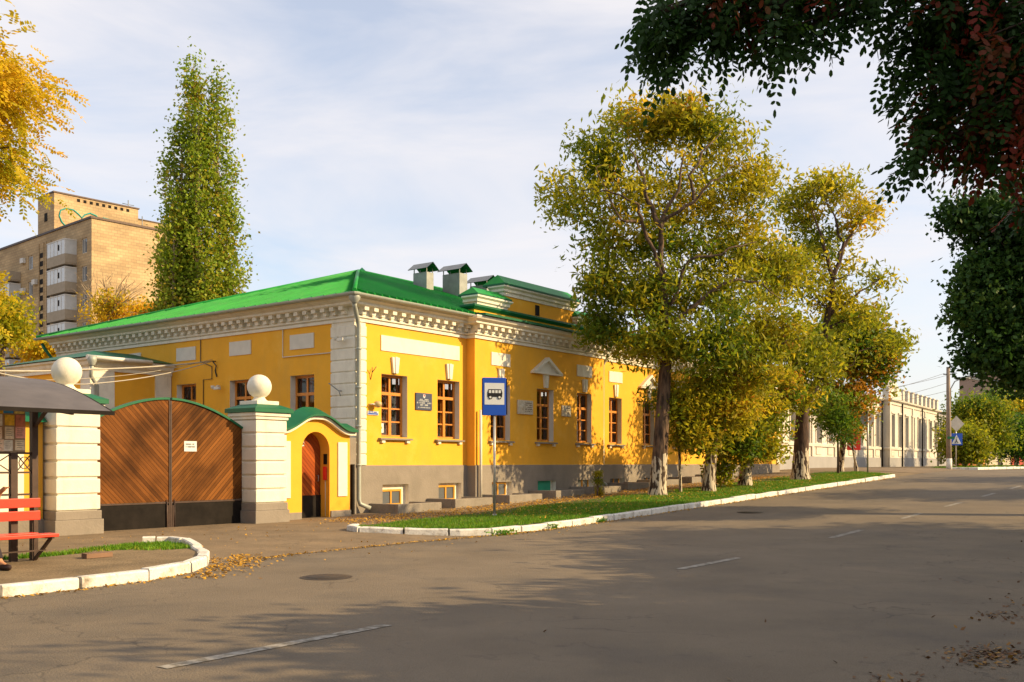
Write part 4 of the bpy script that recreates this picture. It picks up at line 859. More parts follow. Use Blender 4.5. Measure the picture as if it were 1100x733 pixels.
# waiting person seated on the bench, mostly left of the frame
def person():
    Mx = Matrix.Translation(S(-13.26, -5.85, .125)) @ Matrix.Rotation(ANG, 4, 'Z')
    J = {'pel': (0, 0, .52), 'waist': (0, -.03, .72), 'chest': (0, -.05, .95), 'neck': (0, -.06, 1.13), 'head': (0, -.08, 1.22), 'crown': (0, -.07, 1.36),
         'hl': (-.11, 0, .5), 'kl': (-.13, -.42, .52), 'al': (-.12, -.46, .10), 'tl': (-.12, -.62, .045), 'hr': (.11, 0, .5), 'kr': (.15, -.43, .50), 'ar': (.19, -.66, .10), 'tr': (.21, -.86, .045),
         'sl': (-.19, -.05, 1.06), 'el': (-.25, -.12, .80), 'wl': (-.10, -.34, .74), 'pl': (-.05, -.42, .72), 'sr': (.19, -.05, 1.06), 'er': (.32, -.18, .88), 'wr': (.34, -.36, 1.06), 'prr': (.345, -.43, 1.11)}
    E = [('pel', 'waist'), ('waist', 'chest'), ('chest', 'neck'), ('neck', 'head'), ('head', 'crown'), ('pel', 'hl'), ('hl', 'kl'), ('kl', 'al'), ('al', 'tl'), ('pel', 'hr'), ('hr', 'kr'), ('kr', 'ar'), ('ar', 'tr'), ('chest', 'sl'), ('sl', 'el'), ('el', 'wl'), ('wl', 'pl'), ('chest', 'sr'), ('sr', 'er'), ('er', 'wr'), ('wr', 'prr')]
    RR = {'pel': .15, 'waist': .12, 'chest': .145, 'neck': .055, 'head': .085, 'crown': .085, 'hl': .09, 'kl': .065, 'al': .042, 'tl': .03, 'hr': .09, 'kr': .065, 'ar': .042, 'tr': .03, 'sl': .065, 'el': .045, 'wl': .03, 'pl': .035, 'sr': .065, 'er': .045, 'wr': .03, 'prr': .035}
    # fingers of both hands
    for hnd, base, dr in (('r', 'prr', Vector((.25, -.8, .3))), ('l', 'pl', Vector((.5, -.8, -.3)))):
        b0 = Vector(J[base]); dr.normalize(); sd = dr.cross(Vector((0, 0, 1))).normalized()
        for i in range(4):
            p1 = b0 + sd * (.022 * (i - 1.5)) + dr * .05; p2 = p1 + dr * (.035 - .004 * abs(i - 1.5)) - Vector((0, 0, .01)); J['f%s%da' % (hnd, i)] = tuple(p1); J['f%s%db' % (hnd, i)] = tuple(p2); RR['f%s%da' % (hnd, i)] = .010; RR['f%s%db' % (hnd, i)] = .008
            E += [(base, 'f%s%da' % (hnd, i)), ('f%s%da' % (hnd, i), 'f%s%db' % (hnd, i))]
        p1 = b0 - sd * .045 + dr * .015; J['th' + hnd] = tuple(p1); RR['th' + hnd] = .011; E.append((base, 'th' + hnd))
    ks = list(J); me = bpy.data.meshes.new('person'); me.from_pydata([tuple(Mx @ Vector(J[k])) for k in ks], [(ks.index(a), ks.index(b)) for a, b in E], [])
    o = bpy.data.objects.new('person', me); COL.objects.link(o); bpy.context.view_layer.objects.active = o
    sk = o.modifiers.new('skin', 'SKIN'); sk.use_smooth_shade = True
    for i, k in enumerate(ks): me.skin_vertices[0].data[i].radius = (RR[k], RR[k]); me.skin_vertices[0].data[i].use_root = (k == 'pel')
    su = o.modifiers.new('sub', 'SUBSURF'); su.levels = 1; su.render_levels = 2
    dg = bpy.context.evaluated_depsgraph_get(); ev = o.evaluated_get(dg); m2 = bpy.data.meshes.new_from_object(ev); o.modifiers.clear(); o.data = m2; m2.materials.clear(); m2.materials.append(skin)
    for p_ in m2.polygons: p_.use_smooth = True
    tag(o, 'person in dark clothes sitting on the red bench, foot stretched out and one hand raised', 'person')
    def shell(name, sel, m, grow):
        bm = bmesh.new(); bm.from_mesh(m2); inv = Mx.inverted()
        bmesh.ops.delete(bm, geom=[f for f in bm.faces if not sel(inv @ f.calc_center_median())], context='FACES')
        for v in bm.verts: v.co += v.normal * grow
        mm_ = bpy.data.meshes.new(name); bm.to_mesh(mm_); bm.free(); mm_.materials.clear(); mm_.materials.append(m); q = bpy.data.objects.new(name, mm_); COL.objects.link(q); q.parent = o
        sol = q.modifiers.new('th', 'SOLIDIFY'); sol.thickness = .006
        return q
    shell('trousers', lambda c: c.z < .66 and c.z > .17 and abs(c.x) < .3 and not (c.z > .6 and c.y < -.2), cloth, .015)
    shell('jacket', lambda c: .62 < c.z < 1.14 and not (c.y < -.26 and (c.x > .2 or c.z < .8)), cloth, .018)
    shell('hair', lambda c: c.z > 1.26 and (c.y > -.1 or c.z > 1.36), mat('brown_hair', (.04, .02, .01), .6), .012)
    for k in ('tl', 'tr'):
        a = {'tl': Vector((-.12, -.46, .05)), 'tr': Vector((.19, -.66, .05))}[k]; b = Vector(J[k]); mb = MB()
        mb.tube([a + Vector((0, .06, 0)), a + Vector((0, .02, .0)), a * .5 + b * .5, b, b + (b - a) * .18], [.03, .046, .048, .042, .015], shoe_m, 10); sh = mb.build('shoe', o, M=Mx @ Matrix.Translation((0, 0, .0)))
    fc = MB()
    for sx in (-1, 1): fc.lathe([(0, -.012), (.012, 0), (0, .012)], signwhite, c=(sx * .032, -.16, 1.27), n=8)
    fc.tube([(0, -.155, 1.275), (0, -.185, 1.24), (0, -.165, 1.23)], [.008, .014, .01], skin, 6); fc.tube([(-.025, -.158, 1.20), (0, -.165, 1.198), (.025, -.158, 1.20)], .006, redmark, 6); fc.build('face', o, M=Mx)
person()

# bus stop sign
t = thing('bus_stop_sign', 'blue bus stop sign with white panel and black bus on a grey post', 'sign', S(.49, -4.62, .20), 0)
mb = MB(); mb.tube([(0, 0, -.1), (0, 0, 2.7)], .035, silver, 10); mb.tube([(0, 0, -.05), (0, 0, .06)], .06, silver, 10); mb.build('post', t)
az = R(8)
sg = MB(); sg.box(-.32, .30, -.055, -.03, 2.62, 3.60, blue); sg.box(.30, .335, -.05, .09, 2.64, 3.58, darkmetal); sg.box(-.32, .30, -.03, .09, 2.63, 3.59, darkmetal)
pt = sg.build('plate', t, bevel=.012); pt.rotation_euler = (0, 0, R(12))
mb = MB(); mb.box(-.27, .25, -.062, -.0555, 2.90, 3.46, signwhite); mb.build('panel', pt)
mb = MB(); y0, y1 = -.068, -.0625
mb.prism([(-.2, 3.10), (.19, 3.10), (.20, 3.2), (.17, 3.30), (-.17, 3.30), (-.20, 3.2)], y0, y1, black)
for k in range(4): mb.box(-.16 + k * .085, -.16 + k * .085 + .062, y0 - .003, y0 - .0005, 3.20, 3.275, signwhite)
for x in (-.12, .12): mb.lathe([(0, 0), (.055, 0)], black, n=16) if False else mb.prism([(x + .052 * math.cos(a), 3.09 + .052 * math.sin(a)) for a in [k * math.pi / 8 for k in range(16)]], y0 - .006, y1, black); mb.prism([(x + .03 * math.cos(a), 3.09 + .03 * math.sin(a)) for a in [k * math.pi / 6 for k in range(12)]], y0 - .009, y0 - .0065, signwhite)
mb.build('bus_pictogram', pt)

# ------------------------------------------------------------------ foliage builders
def leaf_quads(pos, L, Wd, droop=.3, jitter=.25, out=None):
    N = len(pos); u = rng.normal(size=(N, 3)); u[:, 2] -= droop
    if out is not None: u = u + out * 1.2
    u = unit(u); n = rng.normal(size=(N, 3)); n[:, 2] += 1.1; v = unit(np.cross(u, n)); sc = (1 + jitter * rng.normal(size=(N, 1))).clip(.5, 1.7)
    a = u * (L / 2) * sc; b = v * (Wd / 2) * sc
    return np.stack([pos - a, pos + b - a * .1, pos + a, pos - b - a * .1], axis=1).reshape(-1, 3)
def lobe_clumps(c, rad, n, shell=.45):
    d = unit(rng.normal(size=(n, 3))); r = (shell + (1 - shell) * rng.random((n, 1))) * 1.0
    return np.array(c) + d * r * np.array(rad)
def limb(mb, a, b, r0, r1, m, wob=.12, n=5, sides=6, lift=.0):
    a, b = Vector(a), Vector(b); L = (b - a).length; pts = []
    for k in range(n + 1):
        t = k / n; q = a + (b - a) * t; q.z += lift * L * math.sin(t * math.pi) * .5
        if 0 < k < n: q += Vector((rnd.uniform(-1, 1), rnd.uniform(-1, 1), rnd.uniform(-.5, .5))) * wob * L / n * 1.4
        pts.append(q)
    mb.tube(pts, [r0 + (r1 - r0) * k / n for k in range(n + 1)], m, sides, cap=False); return pts
def make_tree(name, label, base, trunk_r, fork, lobes, leafm, barkm, leaf=(.17, .06), per=55, cr=.5, tint=.5, tvar=.2, droop=.3, group=None, lean=0, mains=None, cat='tree', twigs=True, trunk_pts=None, tb=.12, shell=.35, tgrad=0., dens=2.0, extra=()):
    """lobes: (centre, (rx,ry,rz), clumps); everything in metres, in world axes"""
    base = Vector(base); t = thing(name, label, cat, base, 0, group); mb = MB(); rel = lambda p: Vector(p) - base
    fk = rel(fork); tp = trunk_pts or [Vector((0, 0, -.15)), Vector((0, 0, .25)), fk * .35 + Vector((lean, 0, 0)), fk * .7 + Vector((-lean * .5, 0, 0)), fk]
    rs = [trunk_r * 1.35, trunk_r * 1.05, trunk_r * .92, trunk_r * .82, trunk_r * .72][:len(tp)]; mb.tube(tp, rs, barkm, 12, cap=False)
    P_, T_ = [], []
    zs = [l[0][2] for l in lobes]; zmin, zmax = min(zs), max(zs); nodes = [(tp[-1], trunk_r * .62), (tp[-2], trunk_r * .5)]
    for pl__ in extra:                      # main limbs that show through the crown
        pp_ = [rel(q) for q in pl__[0]]; r_a, r_b = pl__[1]; fine = []
        for a_, b_ in zip(pp_, pp_[1:]):
            for k_ in range(4): fine.append(a_ + (b_ - a_) * (k_ / 4) + Vector((rnd.uniform(-1, 1), rnd.uniform(-1, 1), rnd.uniform(-1, 1))) * (.07 if (k_ or fine) else 0))
        fine.append(pp_[-1]); nn = len(fine); mb.tube(fine, [r_a + (r_b - r_a) * k_ / (nn - 1) for k_ in range(nn)], barkm, 8, cap=False)
        for k_, q in enumerate(fine): nodes.append((q, (r_a + (r_b - r_a) * k_ / nn) * .8))
    order = sorted(lobes, key=lambda l: (rel(l[0]) - fk).length)
    for c, rad, n in order:
        cv = rel(c)
        j = min(nodes, key=lambda q: (q[0] - cv).length + (q[0] - fk).length * .42 + (1.2 if q[0].z > cv.z + .6 else 0))
        L = (cv - j[0]).length; r0 = min(j[1] * .8, trunk_r * (.5 if n > 20 else .34)); r1 = max(.02, r0 * .38); ns_ = max(4, int(L / .7))
        pts = limb(mb, j[0], cv, r0, r1, barkm, wob=.30, n=ns_, sides=7, lift=.10)
        for k_, p_ in enumerate(pts[1:]): nodes.append((p_, r0 + (r1 - r0) * (k_ + 1) / ns_))
        cl = lobe_clumps(c, rad, n, shell)
        lt_ = tint + rng.normal() * tvar * .5 + tgrad * ((c[2] - zmin) / max(.1, zmax - zmin) - .5)
        for q in cl:
            qv = rel(q)
            if twigs:
                p0 = min(nodes, key=lambda w_: (w_[0] - qv).length + (.5 if w_[0].z > qv.z else 0)); tws = limb(mb, p0[0], qv, min(.035, p0[1] * .6), .010, barkm, wob=.34, n=4, sides=4)
                nodes.append((tws[2], .025))
            k = max(6, int(per * dens * rnd.uniform(.45, 1.45))); g = np.clip(rng.normal(size=(k, 3)), -1.7, 1.7) * np.array([cr, cr, cr * .72]) * rnd.uniform(.7, 1.15)
            P_.append(q + g); T_.append(np.full(k, lt_ + rng.normal() * tvar * .75) + rng.normal(size=k) * tvar * .28)
    pos = np.concatenate(P_) - np.array(base); tn = np.concatenate(T_)
    mb.build('trunk', t); quads_mesh('crown', leaf_quads(pos, leaf[0], leaf[1], droop), tn, leafm, t); return t
def lb(px, py, Y, rx, rz, n, ry=None):
    """lobe at a distance Y metres from the viewer, radii in metres"""
    p = P(px, py, Y); k = Y / F_PX; return (tuple(p), (rx * k, (ry or rx) * k, rz * k), n)

# street trees on the lawn
T1 = [lb(612, 212, 33.5, 34, 30, 20), lb(652, 168, 34, 42, 40, 30), lb(700, 138, 34.5, 46, 40, 32), lb(733, 124, 34.3, 34, 24, 20), lb(762, 142, 34.5, 48, 36, 32), lb(810, 190, 34.5, 34, 44, 28), lb(680, 215, 33.5, 52, 42, 24), lb(745, 215, 34.5, 58, 46, 30), lb(655, 262, 33.5, 42, 30, 20), lb(720, 262, 34.2, 50, 34, 28), lb(790, 255, 35, 50, 40, 30),
      lb(645, 305, 33.8, 34, 32, 26), lb(700, 312, 33.5, 46, 40, 36), lb(770, 310, 34, 56, 42, 40), lb(838, 285, 35.5, 32, 45, 26), lb(650, 356, 34, 28, 22, 18), lb(705, 368, 33, 46, 28, 34), lb(770, 365, 33, 54, 36, 42), lb(832, 352, 34.5, 40, 38, 32)]
make_tree('locust_tree', 'tallest spreading yellow-green tree on the lawn, thick whitewashed trunk before the yellow wall', S(10.0, -4.3, .55), .28, P(715, 390, 33.3), T1, leaf_locust, barklime, per=70, cr=.44, tint=.42, tvar=.22, tgrad=.30, leaf=(.22, .08), dens=1.25, shell=.2, extra=(
    ((P(715, 390, 33.3), P(712, 318, 32.9), P(711, 240, 32.6), P(728, 203, 32.4), P(735, 165, 32.6)), (.14, .02)), ((P(711, 245, 32.6), P(695, 215, 32.5), P(690, 185, 32.6), P(676, 160, 33)), (.10, .02)),
    ((P(712, 300, 32.8), P(690, 240, 32.5), P(683, 217, 32.3), P(650, 205, 32.3), P(621, 203, 32.6)), (.07, .012)), ((P(711, 240, 32.6), P(745, 215, 32.3), P(764, 196, 32.2), P(793, 176, 32.6)), (.07, .012)),
    ((P(718, 330, 33), P(740, 280, 32.5), P(785, 268, 32.4), P(813, 260, 33)), (.07, .012)), ((P(718, 350, 33), P(777, 303, 32.6), P(812, 302, 32.8), P(838, 321, 33.5)), (.07, .012)),
    ((P(745, 215, 32.4), P(740, 190, 32.2), P(755, 165, 32.4), P(775, 140, 33)), (.06, .015)), ((P(690, 240, 32.6), P(665, 235, 32.2), P(640, 180, 32.8)), (.06, .015))))
T2 = [lb(752, 425, 34.5, 42, 26, 34), lb(790, 400, 35, 45, 30, 36), lb(748, 465, 34.2, 26, 24, 24), lb(722, 430, 33.8, 24, 22, 16), lb(785, 445, 34.5, 30, 22, 22)]
make_tree('locust_tree', 'short trunked yellow-green tree hanging low, right behind the leaning sapling', S(12.5, -5.0, .62), .22, P(768, 430, 35.2), T2, leaf_locust, barklime, per=75, cr=.36, tint=.42, tvar=.24, leaf=(.19, .075), dens=1.5)
T3 = [lb(805, 440, 37.5, 36, 30, 38), lb(790, 480, 37.2, 30, 28, 34), lb(822, 470, 37.8, 24, 30, 26), lb(775, 505, 37.0, 12, 14, 8), lb(840, 420, 38.5, 26, 26, 18)]
make_tree('bushy_tree', 'round bushy tree with orange tipped dark leaves near the far corner of the yellow house', S(16.4, -4.7, .74), .24, P(803, 470, 38.2), T3, leaf_locust, barklime, per=85, cr=.32, tint=.38, tvar=.36, leaf=(.16, .085), dens=1.4)
T4 = [lb(885, 205, 42.5, 36, 22, 22), lb(852, 222, 43, 28, 28, 20), lb(925, 232, 42.5, 28, 26, 18), lb(880, 262, 43, 44, 34, 22), lb(845, 290, 42, 34, 44, 28), lb(895, 318, 42.5, 42, 40, 24), lb(945, 300, 42.5, 18, 16, 8),
      lb(838, 375, 41.5, 44, 32, 44), lb(880, 390, 41.5, 44, 28, 36), lb(915, 345, 42.5, 28, 22, 14), lb(852, 425, 41.5, 30, 18, 20), lb(960, 368, 42.5, 14, 8, 5)]
make_tree('locust_tree', 'forked dark trunked tree with airy yellow-green crown at the far end of the lawn', S(22.0, -4.85, .92), .36, P(862, 440, 42.8), T4, leaf_locust, barklime_low, per=62, cr=.42, tint=.38, tvar=.18, leaf=(.25, .095), tgrad=.12, dens=1.1, shell=.2, extra=(
    ((P(862, 440, 42.8), P(884, 395, 42.4), P(890, 340, 42), P(896, 300, 41.8), P(905, 262, 41.8), P(893, 225, 42)), (.22, .03)), ((P(862, 440, 42.8), P(852, 400, 42.5), P(842, 360, 42.3)), (.18, .05)),
    ((P(896, 300, 41.8), P(884, 255, 41.6), P(872, 225, 42)), (.10, .02)), ((P(890, 340, 42), P(918, 318, 41.8), P(945, 300, 42.2)), (.08, .02)), ((P(900, 280, 41.8), P(915, 250, 41.8), P(928, 225, 42.2)), (.08, .02))))
T5 = [lb(905, 365, 50, 34, 28, 32), lb(935, 395, 50, 34, 30, 34), lb(905, 430, 50, 32, 34, 34), lb(950, 372, 50, 20, 22, 16), lb(932, 350, 50, 20, 18, 12)]
make_tree('maple_tree', 'dense round tree with orange tinted leaves before the pale ornate house', S(33.0, -3.0, g1(33) + .1), .17, P(908, 450, 51.5), T5, leaf_green, barklime, per=75, cr=.5, tint=.62, tvar=.3, leaf=(.2, .13))
T6 = [lb(902, 455, 47, 18, 20, 18), lb(890, 430, 47, 20, 20, 14)]
make_tree('young_tree', 'thin young tree with bright green feathery leaves under the orange tinted tree', S(28.4, -4.4, g1(28.4) + .12), .06, P(900, 470, 47.5), T6, leaf_green, barkdark, per=60, cr=.35, tint=.45, tvar=.2, leaf=(.2, .06))
T6b = [lb(915, 462, 51, 14, 18, 12)]
make_tree('young_tree', 'slim pale stemmed young tree beside the red sign', S(32.6, -4.0, g1(32.6) + .1), .06, P(914, 470, 51), T6b, leaf_green, barklime, per=50, cr=.35, tint=.5, tvar=.2, leaf=(.2, .06))
# saplings
def sapling(label, base, tip, r, lobes, lm, bk, name='sapling', per=30, cr=.16, leaf=(.09, .035), tint=.4):
    make_tree(name, label, base, r, tip, lobes, lm, bk, per=per, cr=cr, leaf=leaf, tint=tint, tvar=.2, trunk_pts=[Vector((0, 0, -.1)), (Vector(tip) - Vector(base)) * .33, (Vector(tip) - Vector(base)) * .66, Vector(tip) - Vector(base)])
sapling('thin leaning whitewashed sapling between the big trunk and the next tree', S(11.7, -4.3, .58), P(728, 425, 34.2), .045, [lb(735, 440, 34.2, 14, 18, 10), lb(728, 475, 34.2, 8, 10, 4)], leaf_locust, barklime)
sapling('small upright reddish-green conifer-like shrub on the leaf strewn edge of the lawn', S(9.0, -2.5, g1(9) + .1), P(643, 515, 33.8), .03, [lb(643, 528, 33.8, 4, 5, 7), lb(643, 518, 33.8, 4, 5, 7), lb(642, 509, 33.8, 2.5, 5, 5)], leaf_locust, barkdark, 'shrub', per=55, cr=.09, leaf=(.07, .02), tint=.35)

# poplar behind the roof
def poplar():
    base = Vector((-19.2, 60, .2)); t = thing('poplar_tree', 'tall narrow green poplar with several upright stems behind the green roof', 'tree', base); mb = MB(); P_, T_ = [], []
    stems = [(-.35, .2, 25.6, 0), (-1.1, .1, 22.0, 1), (1.15, .1, 24.7, 2), (-2.0, 0, 15.5, 3), (1.7, .3, 17.5, 4), (.3, -.9, 22.5, 5), (2.6, -.3, 12.5, 6), (-2.4, .5, 11.5, 7), (-1.2, -1.0, 17.5, 8), (2.9, .2, 9.0, 9), (-3.0, -.2, 10.0, 10), (.8, -1.3, 13.5, 11)]
    for dx, dy, h, i in stems:
        if h < 12.6: dx *= .95
        pts = [Vector((0, 0, -.2)), Vector((dx * .35, dy * .35, 1.8)), Vector((dx * .75, dy * .8, 5)), Vector((dx, dy, h * .55)), Vector((dx * .95, dy, h - .4))]
        mb.tube(pts, [.42, .3, .22, .14, .03] if h > 15 else [.25, .18, .12, .08, .02], barkpale, 7, cap=False)
        n = int(h * 3.2)
        for k in range(n):
            f = .12 + .88 * ((k + rnd.random()) / n); zz = f * h; 
            if zz < 4: continue
            i0 = 3 if zz > h * .55 else 2
            p = pts[3] + (pts[4] - pts[3]) * ((zz - h * .55) / (h * .45)) if zz > h * .55 else pts[2] + (pts[3] - pts[2]) * max(0, (zz - 5) / max(.1, h * .55 - 5))
            R_ = (.98 if h > 15 else .8) * math.sin(min(1, (1 - f) * 3.4 + .2) * math.pi / 2) * rnd.uniform(.25, 1.05); a = rnd.uniform(0, 6.28); q = p + Vector((math.cos(a) * R_, math.sin(a) * R_, rnd.uniform(0, .9)))
            limb(mb, p - Vector((0, 0, R_ * .9)), q, .035, .012, barkpale, n=2, sides=4)
            kk = int(130 * rnd.uniform(.5, 1.3)); P_.append(np.array(q) + rng.normal(size=(kk, 3)) * np.array([.34, .34, .55])); T_.append(np.full(kk, .64 + rng.normal() * .14) + rng.normal(size=kk) * .16)
    for (x, z, x2, z2) in ((3.2, 8.3, 5.3, 10.2), (3, 7.5, 5.9, 7.9), (2.7, 9.5, 3.6, 14.0), (2.6, 9, 4.4, 11.8), (3.2, 7.2, 5.6, 9.0)): limb(mb, (x * .7, 0, z - .8), (x2 * .92, .2, z2), .05, .012, barkpale, n=4, sides=4)
    mb.build('trunk', t); quads_mesh('crown', leaf_quads(np.concatenate(P_), .20, .15, .1), np.concatenate(T_), leaf_poplar, t)
poplar()

# compound (pinnate) leaves for trees seen close
def pinnate(pos, dirs, L, npairs, ll, lw, tint, six=True):
    """pos N,3; dirs unit N,3; returns verts and tints; every leaflet is a small six sided blade"""
    N = len(pos); side = unit(np.cross(dirs, np.array([0, 0, 1.]) + rng.normal(size=(N, 3)) * .35)); nor = unit(np.cross(side, dirs)); Vs, Ts = [], []
    for k in range(npairs * 2 + 1):
        f = 1. if k == npairs * 2 else (k // 2 + .8) / (npairs + .6); sgn = 0 if k == npairs * 2 else (1 if k % 2 else -1)
        o = pos + dirs * (L * f)[:, None] + np.array([0, 0, -1.]) * (L * f * f * .28)[:, None]
        d = unit(dirs * .45 + side * sgn + nor * .1 * sgn + rng.normal(size=(N, 3)) * .14 + np.array([0, 0, -.30])) if sgn else unit(dirs + np.array([0, 0, -.4]))
        w_ = unit(np.cross(d, nor + rng.normal(size=(N, 3)) * .35)); s_ = (1 + .15 * rng.normal(size=(N, 1))); a, b = d * ll * s_, w_ * lw * .5 * s_
        Vs.append(np.stack([o + a * .04, o + a * .28 + b * .85, o + a * .68 + b, o + a, o + a * .68 - b, o + a * .28 - b * .85], axis=1)); Ts.append(tint + rng.normal(size=N) * .05)
    return np.concatenate([v.reshape(-1, 3) for v in Vs]), np.concatenate(Ts)
# golden tree at the left edge
def golden():
    base = Vector((-11.2, 13.5, .1)); t = thing('golden_locust_tree', 'golden autumn tree reaching in from the left edge above the bus shelter', 'tree', base); mb = MB()
    mb.tube([(0, 0, -.1), (0, 0, .4), (.15, 0, 2.0), (.5, -.1, 3.6), (.9, 0, 5.2)], [.3, .24, .21, .18, .14], bark, 12, cap=False); P_, D_, T_ = [], [], []
    lobes = [(Vector((-6.95, 13, 6.65)), (.72, 1.1, .72), 46), (Vector((-6.95, 13.1, 5.8)), (.62, .9, .6), 34), (Vector((-7.9, 13.5, 6.9)), (1.2, 1.5, 1.1), 40), (Vector((-9.2, 14, 7.2)), (1.6, 2.0, 1.4), 40), (Vector((-7.6, 13, 5.5)), (.7, .9, .6), 20), (Vector((-11.5, 13.8, 7.4)), (1.9, 2.0, 1.5), 40), (Vector((-10.6, 13.4, 8.8)), (1.9, 1.8, 1.0), 30),
             (Vector((-7.5, 14, 3.75)), (.38, .5, .38), 8), (Vector((-7.55, 14, 4.35)), (.30, .5, .3), 6)]
    for c, rad, n in lobes:
        cv = c - base; pts = limb(mb, (.9, 0, 5.0) if cv.z > 5 else (.4, 0, 3.4), cv, .09, .03, bark, wob=.15, n=5)
        for q in lobe_clumps(c, rad, n, .25):
            q = Vector(q) - base; pp = rnd.choice(pts[2:]); limb(mb, pp, q, .02, .006, bark, n=3, sides=4); out = (q - cv); out.z *= .5; out.normalize()
            k = 14; P_.append(np.array(q) + rng.normal(size=(k, 3)) * .17); dd = rng.normal(size=(k, 3)) * .45 + np.array(out) + np.array([.25, 0, -.35]); D_.append(unit(dd)); T_.append(np.full(k, (.60 if c.x > -7.5 else .48) + rng.normal() * .14 - (.12 if c.z < 5.9 else 0)))
    Pp, Dd, Tt = map(np.concatenate, (P_, D_, T_)); V, T = pinnate(Pp, Dd, .24 + .06 * rng.random(len(Pp)), 7, .062, .028, Tt)
    mb.build('trunk', t); quads_mesh('crown', V, T, leaf_gold, t, 6)
golden()
# tree overhanging the viewer from the right
def overhang():
    base = Vector((7.4, 3.2, .1)); t = thing('overhanging_locust_tree', 'dark near branch of locust leaves with some red ones hanging into the top right', 'tree', base); mb = MB()
    mb.tube([(0, 0, -.1), (0, 0, .4), (-.1, .1, 1.8), (-.3, .3, 3.4), (-.5, .5, 5.0)], [.36, .28, .25, .22, .18], barkdark, 12, cap=False); P_, D_, T_ = [], [], []
    def bunch(px, py, Y, rx, rz, n, ry, red=0., per=6):
        c = P(px, py, Y); k = Y / F_PX; cv = c - base; pts = limb(mb, (-.45, .45, 4.6), cv, .05, .012, barkdark, wob=.12, n=6, lift=.12)
        for q in lobe_clumps(c, (rx * k, ry, rz * k), n, .15):
            q = Vector(q) - base; pp = rnd.choice(pts[3:]); limb(mb, pp, q, .010, .004, barkdark, n=3, sides=4)
            P_.append(np.array(q) + rng.normal(size=(per, 3)) * .05); dd = rng.normal(size=(per, 3)) * .45 + np.array([-.3, -.1, -.75]); D_.append(unit(dd)); tt = rng.random() < red; T_.append(np.full(per, (.93 if tt else .35) + rng.normal() * .08))
    Y = 4.6
    for a in ((708, 14, Y, 18, 16, 7, .2), (725, 30, Y, 12, 22, 5, .15), (755, 2, Y, 28, 16, 9, .3), (738, 48, Y, 9, 14, 2, .1), (800, -8, Y, 30, 18, 11, .3, .35), (820, 12, Y, 24, 20, 8, .25, .15), (838, 40, Y, 9, 18, 3, .1), (872, -5, Y, 24, 16, 7, .25, .15), (905, -15, Y, 24, 10, 6, .25, .1), (785, 28, Y, 14, 10, 3, .12), (945, -15, Y, 20, 10, 5, .25), (875, 22, Y, 12, 10, 2, .1),
              (1005, 5, Y, 30, 26, 16, .35, .08), (1050, 5, Y, 34, 36, 22, .45, .1), (1085, 40, Y, 30, 40, 24, .45, .2), (990, 50, Y, 16, 22, 7, .3, .08), (1035, 70, Y, 28, 30, 11, .4, .35), (1075, 100, Y, 32, 34, 15, .45, .55), (1100, 140, Y, 22, 26, 9, .35, .55), (1015, 110, Y, 20, 22, 8, .3, .15), (1050, 135, Y, 28, 22, 10, .35, .7), (1002, 140, Y, 16, 16, 4, .25, .3), (985, 165, Y, 10, 10, 2, .12), (972, 5, Y, 12, 16, 4, .2, .1),
              (1150, 60, 4.6, 50, 80, 40, .6, .2), (1180, 190, 4.8, 60, 60, 40, .6, .3)): bunch(*a)
    for c, r, n in (((3.6, 4.4, 5.5), (1.8, 1.6, .7), 50), ((5.6, 3.4, 5.8), (2.6, 2.2, 1.5), 80), ((7.6, 4.5, 6.8), (2.6, 2.6, 1.8), 80), ((6.5, 1.5, 6.5), (2.4, 2.2, 1.6), 60), ((1.8, 4.6, 4.9), (1.0, .9, .4), 20)):
        cv = Vector(c) - base; pts = limb(mb, (-.5, .5, 5), cv, .1, .03, barkdark, n=5)
        for q in lobe_clumps(c, r, n, .2):
            q = Vector(q) - base; limb(mb, rnd.choice(pts[2:]), q, .015, .005, barkdark, n=3, sides=4); P_.append(np.array(q) + rng.normal(size=(8, 3)) * .16); D_.append(unit(rng.normal(size=(8, 3)) + np.array([0, 0, -.5]))); T_.append(np.full(8, .4 + rng.normal() * .1))
    Pp, Dd, Tt = map(np.concatenate, (P_, D_, T_)); V, T = pinnate(Pp, Dd, .15 + .06 * rng.random(len(Pp)), 6, .042, .021, Tt)
    mb.build('trunk', t); quads_mesh('crown', V, T, leaf_near, t, 6)
overhang()
# dark maple on the right
M1 = [lb(1095, 240, 24.5, 60, 36, 44), lb(1060, 295, 24.5, 26, 22, 22), lb(1052, 335, 24.5, 20, 20, 18), lb(1090, 320, 25, 48, 40, 44), lb(1072, 375, 24.5, 24, 24, 20), lb(1108, 392, 25, 46, 24, 36), lb(1180, 290, 26, 90, 50, 60), lb(1180, 360, 26, 90, 50, 60), lb(1040, 232, 24.5, 14, 12, 8)]
make_tree('dark_maple_tree', 'dark green broad leaved tree entering from the right edge over the road', S(9.8, -22.4, g1(9.8) + .1), .34, P(1200, 330, 26.0), M1, leaf_dark, barkdark, per=75, cr=.36, tint=.45, tvar=.3, leaf=(.13, .10), dens=3.4)

